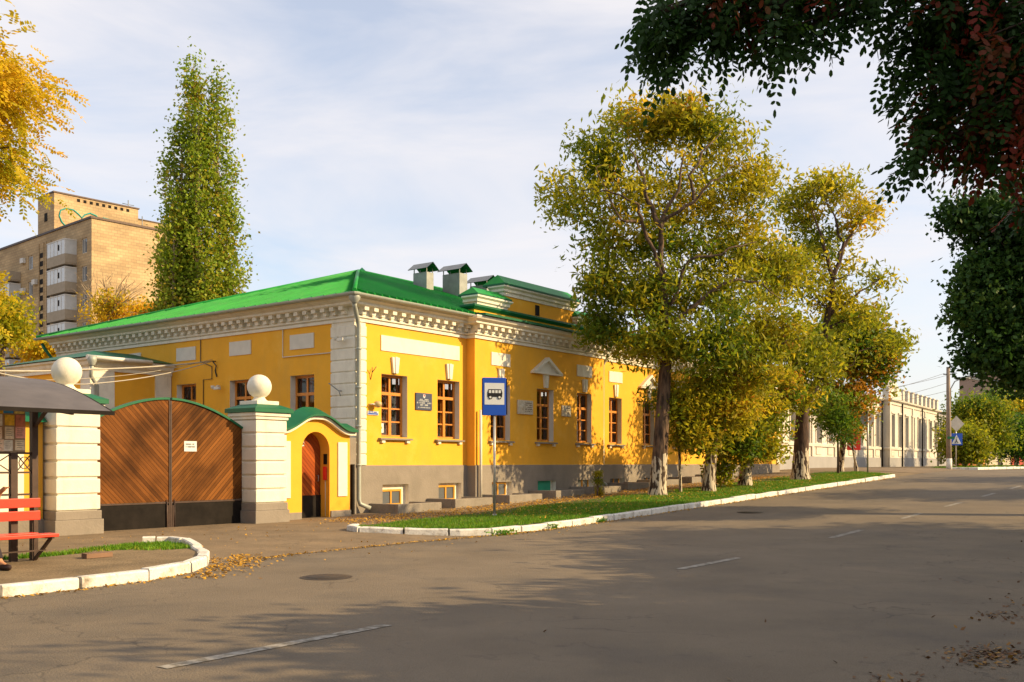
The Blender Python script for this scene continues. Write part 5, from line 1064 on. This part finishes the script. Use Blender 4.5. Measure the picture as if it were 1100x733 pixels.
# far trees on the right and background trees
FT = [('broad yellow-green tree behind the crossing sign', 1052, 458, 72, 30, 34, leaf_locust, .5, 60), ('dark green tree at the far right end of the street', 1092, 470, 78, 28, 26, leaf_green, .2, 50), ('smaller yellow sapling tree between the pole and the far green tree', 1036, 478, 66, 14, 20, leaf_locust, .65, 26),
      ('golden tree beyond the far green tree at the right edge', 1110, 445, 84, 30, 24, leaf_gold, .5, 40), ('green tree closing the far end of the street', 1075, 440, 90, 26, 20, leaf_green, .55, 34)]
for lab, px, py, Y, rx, rz, lm, tn, n in FT:
    b = P(px, 500, Y); b.z = 1.2; make_tree('street_tree', lab, b, .18, P(px, py + rz * .5, Y), [lb(px - rx * .3, py, Y, rx * .7, rz * .8, n), lb(px + rx * .35, py + 3, Y, rx * .65, rz * .75, n), lb(px, py - rz * .35, Y, rx * .6, rz * .6, n // 2)], lm, barklime, per=55, cr=.7, leaf=(.22, .12), tint=tn * .45, tvar=.22, dens=3.2, group='trees along the far street')
for lab, px, py, Y, rx, rz, lm, tn, n, top_ in (('small golden tree before the tower block beside the poplar', 165, 338, 72, 22, 14, leaf_gold, .75, 26, 330), ('golden-orange sparse tree with bare upper branches before the tower block', 118, 335, 70, 20, 22, leaf_gold, .8, 22, 300), ('yellow bush showing above the outbuilding by the eaves corner', 55, 378, 50, 24, 9, leaf_gold, .6, 26, 365), ('yellow-green tree behind the outbuilding at the left edge', 2, 345, 48, 18, 34, leaf_gold, .3, 30, 330)):
    b = P(px, 500, Y); b.z = .1; make_tree('yard_tree', lab, b, .2, P(px, py + rz, Y), [lb(px - rx * .4, py, Y, rx * .7, rz * .8, n), lb(px + rx * .4, py + 2, Y, rx * .6, rz * .8, n)], lm, bark, per=40, cr=.55, leaf=(.20, .12), tint=tn, tvar=.2)
# bare twiggy top of the sparse tree
b0 = P(112, 345, 70); mb = MB()
for k in range(16):
    a = rnd.uniform(-1, 1); q = b0 + Vector((a * 2.2, rnd.uniform(-1, 1), rnd.uniform(1.5, 4.2) - abs(a))); pts = limb(mb, b0, q, .09, .02, barkpale, wob=.3, n=5, sides=4)
    for j in range(4): limb(mb, pts[rnd.choice([2, 3, 4])], q + Vector((rnd.uniform(-.9, .9), rnd.uniform(-.5, .5), rnd.uniform(-.6, .5))), .03, .01, barkpale, n=3, sides=3)
mb.tube([(b0.x, b0.y, .1), (b0.x, b0.y, b0.z)], .14, barkpale, 8); tag(mb.build('bare_tree'), 'nearly bare pale branching tree in front of the blank tower wall', 'tree')

# unseen trees across the street sized to shade the road; house added likewise
for s_, y_, h_, r_, n in ((-11.5, -26, 6.6, 2.8, 90), (-7.5, -24.5, 6.8, 3.0, 90), (-3.2, -25.5, 6.6, 3.0, 60), (0.9, -24.0, 7.4, 3.2, 90), (6.0, -25, 8.8, 3.4, 90), (22, -23.5, 9.0, 4.0, 60), (33, -23.5, 9.5, 4.0, 50)):
    c = S(s_, y_); make_tree('roadside_tree', 'broad leaved tree on the opposite pavement %s' % {-11.5: 'nearest the viewer', -7.5: 'second from the viewer', -3.2: 'third from the viewer', .9: 'fourth from the viewer', 6.0: 'fifth, before the dark maple', 22: 'past the dark maple', 33: 'farthest up the street'}[s_], c, .25, c + Vector((0, 0, h_ * .4)),
        [((c.x, c.y, h_ * .68), (r_, r_, h_ * .26), n), ((c.x - r_ * .5, c.y, h_ * .58), (r_ * .7, r_ * .8, h_ * .2), n // 2)], leaf_green, bark, per=60, cr=.6, leaf=(.26, .17), tint=.4, group='trees on the opposite pavement')
t = thing('added_shade_house', 'unseen low house added across the street to shade the road', 'building', S(-24, -29, .0), ANG)
mb = MB(); mb.box(0, 21, -8, 0, 0, 4.0, ochre); mb.build('wall', t); mb = MB(); mb.prism([(-8.4, 4.01), (.4, 4.01), (-4, 6.2)], -.4, 21.4, rooffelt, axis='x'); mb.build('roof', t)

# ------------------------------------------------------------------ pale ornate house in the distance
pw = mat('pale_facade', (.58, .535, .45), .85, var=.1, scale=.6, bump=.2, bscale=5); add_layer(pw, (.40, .36, .30), .5, .5, .75, (1, 1, .4), .5)
pg = mat('pale_grey_plinth', (.30, .29, .28), .9, var=.1, scale=.6)
ga = math.atan2(1, .6454); t = thing('ornate_house', 'pale ornate single storey house with balustrade of short posts beyond the trees', 'building', (24.6, 70, 1.14), ga)
def gw(mb, x0, x1, off):
    ops = []; n = max(1, round((x1 - x0) / 2.75)); p_ = (x1 - x0) / n
    for k in range(n): c = x0 + p_ * (k + .5); ops.append((c - .6, c + .6, 1.75, 4.35))
    wall_grid(mb, x0, x1, 0, 5.55, ops, lambda a, z, d: (a, off + d, z), pw, pw, depth=.3); return ops
mb = MB(); o1 = gw(mb, -20, 10.7, .6); o2 = gw(mb, 10.7, 33, 0); mb.poly([(10.7, .6, 0), (10.7, 0, 0), (10.7, 0, 5.55), (10.7, .6, 5.55)], pw); mb.poly([(33, 0, 0), (33, 10, 0), (33, 10, 5.55), (33, 0, 5.55)], pw); mb.poly([(-20, .6, 0), (-20, 10, 0), (-20, 10, 5.55), (-20, .6, 5.55)], pw); mb.poly([(-20, .6, 5.54), (33, .6, 5.54), (33, 10, 5.54), (-20, 10, 5.54)], rooffelt); mb.build('wall', t)
for ops, off_ in ((o1, .6), (o2, 0)):
    for a, b, z0, z1 in ops:
        mb = MB(); fw = mat('pale_window_paint', (.5, .48, .42), .6)
        mb.box(a, b, off_ + .2, off_ + .26, z0, z0 + .08, fw); mb.box(a, b, off_ + .2, off_ + .26, z1 - .08, z1, fw); mb.box(a, b, off_ + .19, off_ + .26, z1 - .95, z1 - .87, fw)
        for x in (a, (a + b) / 2 - .04, b - .08): mb.box(x, x + .08, off_ + .2, off_ + .255, z0 + .08, z1 - .08, fw)
        wi = mb.build('window', t); g_ = MB(); g_.poly([(a, off_ + .24, z0), (b, off_ + .24, z0), (b, off_ + .24, z1), (a, off_ + .24, z1)], farglass); g_.build('pane', wi)
        m3 = MB(); m3.box(a - .18, b + .18, off_ - .12, off_, z1 + .1, z1 + .25, pw); m3.box(a - .14, a - .02, off_ - .06, off_ + .001, z0 - .05, z1 + .1, pw); m3.box(b + .02, b + .14, off_ - .06, off_ + .001, z0 - .05, z1 + .1, pw); m3.box(a - .05, b + .05, off_ - .05, off_ + .001, .98, 1.45, pw); m3.build('surround', wi)
mb = MB(); mb.sweep([(-20, .6), (10.7, .6), (10.7, 0), (33, 0), (33, 8)], [(0, 5.2), (.08, 5.2), (.1, 5.4), (.3, 5.5), (.34, 5.62), (0, 5.66)], pw); mb.sweep([(-20, .6), (10.7, .6), (10.7, 0), (33, 0)], [(0, 1.5), (.1, 1.5), (.12, 1.66), (0, 1.72)], pw); mb.build('cornice', t)
mb = MB(); mb.box(-20, 10.7, .52, .6, -.3, .85, pg); mb.box(10.62, 33, -.08, -.0, -.3, .85, pg); mb.build('plinth', t)
mb = MB()
for k in range(9): x = 16.2 + k * 2.05; mb.box(x, x + .75, .0, .6, 5.67, 6.6, pw); mb.box(x - .06, x + .81, -.06, .66, 6.6, 6.7, pw)
mb.box(15.9, 33, .25, .35, 5.67, 6.0, pw); mb.box(15.9, 33, .2, .4, 6.3, 6.4, pg); mb.build('balustrade', t)
mb = MB(); mb.prism([(10.7, 5.67), (15.6, 5.67), (15.6, 6.3), (13.15, 7.2), (10.7, 6.6)], 0, .5, pw); mb.prism([(13.15 + .45 * math.cos(a), 6.3 + .45 * math.sin(a)) for a in [k * math.pi / 8 for k in range(16)]], -.02, -.001, pg); mb.build('pediment', t)
mb = MB()
for x in (-9, -3.5, 2.2, 8, 10.9, 15.8, 20.2, 26, 32.6): o_ = .6 if x < 10.7 else 0; mb.box(x - .22, x + .22, o_ - .1, o_ + .001, .85, 5.2, pw)
mb.build('pilasters', t)
for x in (10.4, 15.2, 24, 32.2): mb = MB(); o_ = .6 if x < 10.7 else 0; mb.tube([(x, o_ - .16, 5.4), (x, o_ - .16, .1)], .06, darkmetal, 6); mb.build('drainpipe', t)
t = thing('far_row_house', 'grey house with balcony behind the utility pole', 'building', (41.5, 99, 1.1), ga)
mb = MB(); mb.box(0, 14, 0, 8, 0, 6.0, pg); mb.build('wall', t); mb = MB(); mb.box(0, 9, -1.2, 0, 2.9, 3.05, pw); mb.box(0, 9, -1.22, -1.17, 3.05, 3.9, brownmetal); mb.build('balcony', t); mb = MB()
for k in range(4): mb.box(.8 + 3 * k, 2.0 + 3 * k, -.03, 0, 3.4, 5.2, farglass); mb.box(.6 + 3 * k, 2.4 + 3 * k, -.03, 0, .3, 2.6, darkmetal)
mb.build('window', t); mb = MB(); mb.prism([(-.4, 6.01), (8.4, 6.01), (4, 7.2)], -.3, 14.3, rooffelt, axis='x'); mb.build('roof', t)

# far fence, far block
t = thing('painted_fence', 'low fence of red, cream and orange boards far off under the street trees', 'fence', (42, 92, 1.1), R(30))
cs = [mat('fence_red', (.5, .07, .04), .7), mat('fence_cream', (.6, .5, .36), .7), mat('fence_orange', (.6, .25, .06), .7)]
for k in range(12): mb = MB(); mb.box(k * 2.0, k * 2.0 + 1.9, 0, .06, .1, 1.5, cs[(k * 2 + k // 3) % 3]); mb.box(k * 2.0 + 1.9, k * 2 + 2.0, -.02, .08, 0, 1.7, brownmetal); mb.build('panel', t)
t = thing('distant_apartment_block', 'distant brown apartment block rising behind the far street trees', 'building', (80, 165, 1), R(-4))
mb = MB(); mb.box(0, 34, 0, 12, 0, 15.5, mat('brown_block', (.34, .24, .18), .9)); mb.build('wall', t); mb = MB()
for i in range(11):
    for j in range(5): mb.box(1 + 3 * i, 2.5 + 3 * i, -.04, 0, 1.4 + 2.9 * j, 2.9 + 2.9 * j, farglass)
mb.build('windows', t); mb = MB(); mb.box(-.3, 34.3, -.3, 12.3, 15.51, 15.9, pg); mb.build('roof', t)

# utility pole with lamp arm
pb = Vector((27.0, 60.5, 1.15)); t = thing('utility_pole', 'tall weathered utility pole with curved lamp arm by the crossing', 'pole', pb)
polem = mat('weathered_pole', (.25, .19, .14), .8, var=.2)
mb = MB(); mb.tube([(0, 0, -.2), (-.03, 0, 3), (-.06, 0, 6.35)], [.17, .14, .10], polem, 10); mb.build('shaft', t); mb = MB(); mb.tube([(0, 0, -.1), (0, 0, .7)], [.178, .17], kerbpaint, 10); mb.build('whitewash', t)
mb = MB(); mb.tube([(.1, 0, 3.9), (.1, 0, 5.0), (.35, 0, 5.45), (.9, 0, 5.7), (1.5, 0, 5.62)], .035, galv, 6); mb.build('lamp_arm', t); mb = MB(); mb.prism([(1.35, 5.60), (1.85, 5.50), (1.88, 5.56), (1.6, 5.69), (1.35, 5.67)], -.1, .1, galv); mb.build('lamp_head', t)
mb = MB(); mb.bar((-.35, 0, 5.9), (.35, 0, 5.9), .06, .06, brownmetal); mb.build('crossarm', t); mb = MB(); mb.tube([(.05, 0, 6.3), (.4, 0, 5.6)], .02, blackwire, 4); mb.build('stay', t)
mb = MB(); mb.box(-.2, .25, -.24, -.19, 1.9, 2.05, greendark); mb.build('green_box', t)
tips = [pb + Vector((-.3, 0, 5.95)), pb + Vector((.3, 0, 5.95)), pb + Vector((0, 0, 5.4)), pb + Vector((0, 0, 4.9))]
for k, (q, lab) in enumerate(zip(tips, ('highest thin overhead wire from the utility pole to the left', 'second highest overhead wire from the utility pole', 'third overhead wire down the utility pole', 'lowest overhead wire on the utility pole'))):
    cable(sagline(q, P(700, 440 - 16 * k, 48) if k < 2 else P(760, 452 - 10 * k, 50), 0.8), .010, blackwire, lab, 'wire', 'overhead wires at the utility pole')
# traffic signs
t = thing('crossing_sign', 'blue square pedestrian crossing sign under a grey diamond sign by the utility pole', 'sign', (28.2, 62.2, 1.15))
mb = MB(); mb.tube([(0, 0, 0), (0, 0, 3.4)], .04, silver, 8); mb.build('post', t)
mb = MB(); mb.box(-.38, .38, -.07, -.045, 1.55, 2.3, blue); pl_ = mb.build('plate', t); mb = MB(); mb.prism([(-.3, 1.63), (.3, 1.63), (0, 2.22)], -.08, -.0705, signwhite); mb.build('triangle', pl_)
mb = MB(); mb.tube([(-.1, -.085, 1.68), (0, -.085, 1.85), (.02, -.085, 1.98)], .022, black, 5); mb.tube([(.1, -.085, 1.68), (0, -.085, 1.85)], .022, black, 5); mb.prism([(.03 + .03 * math.cos(a), 2.05 + .03 * math.sin(a)) for a in [j * .785 for j in range(8)]], -.09, -.081, black); mb.build('walking_figure', pl_)
mb = MB(); mb.prism([(0, 2.4), (.5, 2.9), (0, 3.4), (-.5, 2.9)], -.07, -.045, mat('sign_back', (.42, .40, .36), .5, .4)); mb.build('diamond_plate', t)
t = thing('traffic_sign', 'grey post with a round traffic sign seen from behind at the end of the lawn', 'sign', S(29.8, -5.4, g1(29.8) + .1))
mb = MB(); mb.tube([(0, 0, 0), (0, 0, 3.15)], .04, silver, 8); mb.build('post', t); mb = MB(); mb.prism([(.35 * math.cos(a), 2.75 + .35 * math.sin(a)) for a in [k * math.pi / 12 for k in range(24)]], .045, .07, MATS['sign_back']); mb.build('plate', t)
t = thing('red_sign', 'red board with white diagonal stripes on a thin post beside the young trees', 'sign', P(918, 504, 52) )
mb = MB(); mb.tube([(0, 0, -.3), (0, 0, 2.9)], .04, silver, 8); mb.build('post', t); mb = MB(); mb.box(-.42, .3, -.07, -.045, 1.0, 2.7, redmark); pl_ = mb.build('plate', t); mb = MB()
for k in range(3): mb.bar((-.38, -.075, 1.75 - k * .22), (.05, -.075, 1.35 - k * .22), .01, .05, signwhite)
mb.build('stripes', pl_)

# ------------------------------------------------------------------ tower block
TA = math.atan2(.749, .662); T = thing('tower_block', 'tall sand coloured brick tower block with glazed balconies behind the yard', 'building', (-42.5, 99, 0), TA)
ZT = 26.3; FH = 2.86
wins = []
def tw(t0, t1, z0, z1): wins.append((t0, t1, z0, z1))
lv = [ZT - 1.0 - FH * (k + 1) + .55 for k in range(9)]
for z in lv:
    for a, b in ((1.0, 2.2), (14.0, 15.2), (23, 24.2), (28, 29.2)): tw(a, b, z, z + 1.55)
mb = MB(); wall_grid(mb, 0, 34, 0, ZT, wins, lambda a, z, d: (d, a, z), towerbrick, towerbrick, depth=.2)
mb.poly([(0, 0, 0), (12, 0, 0), (12, 0, ZT), (0, 0, ZT)], towerbrick); mb.poly([(0, 0, ZT), (12, 0, ZT), (12, 34, ZT), (0, 34, ZT)], rooffelt); mb.poly([(12, 0, 0), (12, 34, 0), (12, 34, ZT), (12, 0, ZT)], towerbrick); mb.poly([(0, 34, 0), (12, 34, 0), (12, 34, ZT), (0, 34, ZT)], towerbrick); mb.build('wall', T)
wf = mat('white_window_paint', (.62, .60, .55), .6); wp_ = MB(); wp_.box(0, .06, 0, 1.2, 0, .09, wf); wp_.box(0, .06, 0, 1.2, 1.46, 1.55, wf)
for y in (0, .68, 1.11): wp_.box(0, .06, y, y + .09, .09, 1.46, wf)
WP = wp_.build('window', T); g_ = MB(); g_.poly([(.04, 0, 0), (.04, 1.2, 0), (.04, 1.2, 1.55), (.04, 0, 1.55)], farglass); g_.build('pane', WP)
for k, (a, b, z0, z1) in enumerate(wins):
    if k == 0: WP.location = (.1, a, z0)
    else: copy_tree(WP, T, loc=(.1, a, z0))
# balconies
bg_ = mat('balcony_panel', (.36, .30, .22), .8, var=.1); gz_ = mat('balcony_glazing', (.55, .56, .55), .2, var=.12, scale=1.2, spec=.6)
def balcony(full=True):
    mb = MB(); mb.box(-1.2, -.0, 0, 4.2, 0, .14, bg_); mb.box(-1.24, -1.2, -.02, 4.22, .0, 1.05, bg_); mb.box(-1.2, 0, -.04, 0, .14, 1.05, bg_); mb.box(-1.2, 0, 4.2, 4.24, .14, 1.05, bg_)
    o = mb.build('balcony', T)
    if full:
        g_ = MB(); g_.box(-1.22, 0, -.01, 4.21, 1.06, 2.5, gz_); g_.box(-1.26, .0, -.05, 4.25, 2.5, 2.6, wf); g_.build('glazing', o); f_ = MB()
        for y in (0, .85, 1.7, 2.55, 3.4, 4.15): f_.box(-1.245, -1.222, y - .03, y + .05, 1.06, 2.5, wf)
        f_.box(-1.245, -1.222, 1.3, 1.6, 1.5, 2.1, darkmetal); f_.build('glazing_bars', o)
    return o
b1 = balcony(); b2 = balcony(False); f1 = True
for k, z in enumerate(lv):
    zz = z - 1.0
    o = b1 if k == 0 else copy_tree(b1, T); o.location = (0, 3.3, zz)
    if k in (0, 3, 6): o = b2 if k == 0 else copy_tree(b2, T)
    else: o = copy_tree(b1, T)
    o.location = (0, 17.2, zz)
mb = MB()
for j in range(3): mb.box(-.03, .25, 0, .95, -.9 + j * .9, -.35 + j * .9, darkmetal)
mb.box(-.02, .2, 0, .06, -.9, 1.45, darkmetal); mb.box(-.02, .2, .89, .95, -.9, 1.45, darkmetal); SG = mb.build('stair_grille', T)
for i_, z in enumerate(lv):
    for a in (9.4, 11.2):
        o = SG if (i_ == 0 and a == 9.4) else copy_tree(SG, T); o.location = (0, a, z)
mb = MB()
for a in (9.25, 10.45, 11.05, 12.25): mb.box(-.08, .0, a, a + .12, 0, ZT - .8, towerbrick)
mb.build('stair_ribs', T)
mb = MB(); mb.box(-.12, 12.12, -.12, 34.1, ZT + .001, ZT + .22, brownmetal); mb.build('parapet_capping', T)
mb = MB(); mb.box(0.02, 9.5, 8.65, 12.7, ZT + .22, ZT + 4.2, towerbrick); mb.box(9.5, 15, 9.2, 12.7, ZT + .22, ZT + 3.2, towerbrick) ; mb.build('lift_house', T)
mb = MB(); mb.box(-.1, 9.62, 8.55, 12.8, ZT + 4.205, ZT + 4.35, brownmetal); mb.box(9.63, 15.1, 9.1, 12.8, ZT + 3.205, ZT + 3.3, brownmetal); mb.box(-.02, .02, 10.3, 11.0, ZT + 1.4, ZT + 2.3, darkmetal)
for k in range(9): mb.box(2.5 + k * .7, 2.8 + k * .7, 8.6, 8.65, ZT + 3.7, ZT + 4.0, darkmetal)
mb.build('lift_house_trim', T)
gt = mat('teal_spray', (.02, .30, .25), .7); mb = MB(); pts = [(1.4, .25), (.8, .8), (.55, 1.4), (.7, 2.0), (1.3, 2.35), (2.1, 2.3), (2.7, 1.9), (3.0, 1.6), (3.3, 2.0), (3.9, 2.3), (4.6, 2.15), (5.0, 1.75), (5.4, 2.05), (6.1, 2.0), (6.6, 1.6), (6.8, 1.0)]
mb.tube([(x, 8.63, ZT + .4 + z) for x, z in pts], .08, gt, 5); mb.build('graffiti', T)
mb = MB(); mb.box(10.2, 11.6, 2.0, 3.4, ZT + .22, ZT + 1.6, mat('red_brick_stack', (.42, .12, .05), .9)); mb.box(10.1, 11.7, 1.9, 3.5, ZT + 1.6, ZT + 1.75, darkmetal); mb.prism([(10.1, ZT + 1.76), (11.7, ZT + 1.76), (10.9, ZT + 2.2)], 1.9, 3.5, darkmetal); mb.build('chimney', T)
mb = MB(); mb.tube([(9, 10, ZT + 3.2), (9, 10, ZT + 5.4)], .05, galv, 4); mb.tube([(8.3, 10, ZT + 4.9), (9.7, 10, ZT + 4.9)], .04, galv, 4); mb.tube([(7, 3, ZT), (7, 3, ZT + 2)], .05, galv, 4); mb.build('antenna', T)
for y, z in ((12.7, lv[1] + 1.0), (15.8, lv[0] + .9), (15.8, lv[1] + .4)): mb = MB(); mb.box(-.35, -.02, y, y + .8, z, z + .55, wf); mb.build('air_conditioner', T)

# ------------------------------------------------------------------ grass and leaf litter
def in_poly(pts, poly):
    x, y = pts[:, 0], pts[:, 1]; ins = np.zeros(len(pts), bool); n = len(poly)
    for i in range(n):
        x1, y1 = poly[i]; x2, y2 = poly[(i + 1) % n]; c = ((y1 > y) != (y2 > y)) & (x < (x2 - x1) * (y - y1) / (y2 - y1 + 1e-9) + x1); ins ^= c
    return ins
def to_world(sy, z):
    s, y = sy[:, 0], sy[:, 1]; return np.stack([C.x + D1.x * s + D2.x * y, C.y + D1.y * s + D2.y * y, z], axis=1)
g1v = np.vectorize(g1)
def noise2(p, sc, seed):
    r = np.random.default_rng(seed); a = 0
    for k in range(5): d = r.normal(size=2) * sc * (1 + k * .6); a = a + np.sin(p @ d + r.random() * 6.28)
    return a / 5
def grass(name, poly, n, lab, h=.06, dzb=.125, dens=None):
    xs = [p[0] for p in poly]; ys = [p[1] for p in poly]; p = np.stack([rng.uniform(min(xs), max(xs), n), rng.uniform(min(ys), max(ys), n)], axis=1); p = p[in_poly(p, poly)]
    nz = noise2(p, 2.2, 5); keep = rng.random(len(p)) < np.clip(1.0 + nz * 1.3, .12, 1)
    if dens is not None: keep &= rng.random(len(p)) < dens(p)
    p = p[keep]; nz = nz[keep]
    b = to_world(p, g1v(p[:, 0]) + dzb); N = len(b); a = rng.uniform(0, 6.28, N); w_ = .009; hh = h * rng.uniform(.5, 1.5, N)
    sd = np.stack([np.cos(a), np.sin(a), np.zeros(N)], 1) * w_; tip = b + np.stack([rng.normal(size=N) * .35 * hh, rng.normal(size=N) * .35 * hh, hh], 1)
    V = np.stack([b - sd, b + sd, tip], axis=1).reshape(-1, 3); o = quads_mesh(name, V, .45 - .3 * nz + rng.normal(size=N) * .2, grass_m, None, 3); tag(o, lab, 'grass', kind='stuff')
grass('grass', VR, 170000, 'short green grass on the long roadside lawn', dens=lambda p: np.where(p[:, 1] > -3.9 - .5 * np.sin(p[:, 0] * 1.3), .12, 1.), dzb=.15)
GL = [(-13, -5.1), (-9.5, -4.15), (-9.05, -4.4), (-9.1, -4.9), (-9.4, -5.7), (-10.0, -5.6), (-10.4, -5.0), (-12.0, -5.2)]
grass('grass', GL, 16000, 'thin patch of grass at the tip of the bus stop island', h=.05)
grass('grass', [(48, -6.8), (80, -6.8), (80, -2), (48, -4)], 30000, 'grass under the far street trees', h=.1, dzb=.115)
def litter(name, p, z, lab, m, size=.06, tint=.55):
    b = to_world(p, z); N = len(b); a = rng.uniform(0, 6.28, N); u = np.stack([np.cos(a), np.sin(a), rng.normal(size=N) * .35], 1) * (size * rng.uniform(.5, 1.3, N))[:, None] * .5; v = np.stack([-np.sin(a), np.cos(a), rng.normal(size=N) * .35], 1) * (size * .6 * rng.uniform(.5, 1.3, N))[:, None] * .5
    b[:, 2] += .02; V = np.stack([b - u, b + v, b + u, b - v], axis=1).reshape(-1, 3); o = quads_mesh(name, V, tint + rng.normal(size=N) * .3, m); tag(o, lab, 'fallen leaves', kind='stuff')
def along(path, n, w_, off_=0):
    pts = np.array(path, float); d = np.diff(pts, axis=0); L = np.linalg.norm(d, axis=1); cum = np.concatenate([[0], np.cumsum(L)]); t = rng.uniform(0, cum[-1], n); i = np.clip(np.searchsorted(cum, t) - 1, 0, len(d) - 1)
    q = pts[i] + d[i] * ((t - cum[i]) / L[i])[:, None]; nr = np.stack([d[i][:, 1], -d[i][:, 0]], 1) / L[i][:, None]; return q + nr * (off_ + np.abs(rng.normal(size=n)) * w_)[:, None]
gzv = np.vectorize(gz)
p = along(KL[:9], 900, .10, .12); litter('leaf_litter', p, g1v(p[:, 0]) + .0, 'yellow leaves along the foot of the bus stop kerb', leaf_fall, .06)
p = along([(-11.6, -8.6), (-10.6, -7.9), (-9.7, -7.1), (-9.0, -6.3)], 480, .34, -.05); litter('leaf_litter', p, g1v(p[:, 0]) + .005, 'drift of yellow leaves in the driveway corner beside the curved kerb', leaf_fall, .065)
p = along([(-10.5, -7.6), (-8.6, -7.1), (-5.5, -7.0), (-3.5, -7.15), (0, -7.4)], 900, .10, -.04); litter('leaf_litter', p, g1v(p[:, 0]) + .012, 'thin line of yellow leaves along the road edge across the driveway', leaf_fall, .05)
p = along([(-2.6, -7.1), (10, -7.1), (28, -7.0)], 1500, .12, .12); litter('leaf_litter', p, g1v(p[:, 0]) + .01, 'leaves gathered along the long lawn kerb', leaf_fall, .06)
p = np.stack([rng.uniform(-3, 26, 9000), -2.6 + rng.normal(size=9000) * .75], 1); p = p[(p[:, 1] < -1.25) & (p[:, 1] > -4.0)]; litter('leaf_litter', p, gzv(p[:, 0], p[:, 1]) + .03, 'carpet of yellow leaves between the light wells and the lawn', leaf_fall, .06)
p = np.stack([rng.uniform(0, 27, 3200), rng.uniform(-6.8, -3, 3200)], 1); litter('leaf_litter', p, g1v(p[:, 0]) + .19, 'scattered yellow leaves on the lawn under the trees', leaf_fall, .06)
p = np.stack([rng.uniform(-13, 2, 500), rng.uniform(-8.5, -1.5, 500)], 1); litter('leaf_litter', p, np.maximum(gzv(p[:, 0], p[:, 1]), g1v(p[:, 0])) + .015, 'single yellow leaves scattered over the driveway', leaf_fall, .05)
q = []
for s_, y_, n_, sp in ((-10.85, -18.5, 260, .16), (-8.6, -18.2, 60, .14), (-7.2, -18.4, 70, .2), (-5.0, -18.2, 70, .22), (-2.0, -18.0, 80, .3), (1.5, -17.8, 80, .35), (-12.2, -18.1, 30, .12)): q.append(np.stack([s_ + rng.normal(size=n_) * sp * 1.6, y_ + rng.normal(size=n_) * sp], 1))
q.append(np.stack([rng.uniform(-13, 12, 160), -18.3 + rng.normal(size=160) * .9], 1)); p = np.concatenate(q); p = p[p[:, 1] > -20.4]; litter('leaf_litter', p, g1v(p[:, 0]) + .0, 'small brown leaf heaps on the right side of the road', leaf_fall_d, .055)
# tree stump stone on the island
t = thing('stone_block', 'flat broken brown stone lying in the grass tip of the island', 'stone', S(-11.3, -5.9, .13), ANG); mb = MB(); mb.prism([(-.22, -.1), (.2, -.12), (.24, .08), (-.18, .12)], 0, .07, mat('brown_stone', (.22, .13, .08), .9), axis='z'); mb.build('slab', t, bevel=.01)
# weeds at the kerb
for s_, lab in ((-2.55, 'tuft of green weeds growing from the kerb foot below the bus stop sign'), (-.6, 'small weed in the kerb joint right of the bus stop sign'), (1.6, 'small weed tuft on the kerb farther along the lawn')):
    n_ = 160 if s_ < -2 else 60; r_ = .16 if s_ < -2 else .08; p = np.array([s_, -7.22]) + rng.normal(size=(n_, 2)) * r_ * np.array([1.6, .5]); b = to_world(p, g1v(p[:, 0]) + rng.uniform(.01, .12, n_)); o = quads_mesh('weed_tuft', leaf_quads(b, .09, .03, -.4), .3 + rng.normal(size=n_) * .2, grass_m); tag(o, lab, 'weeds', kind='stuff')
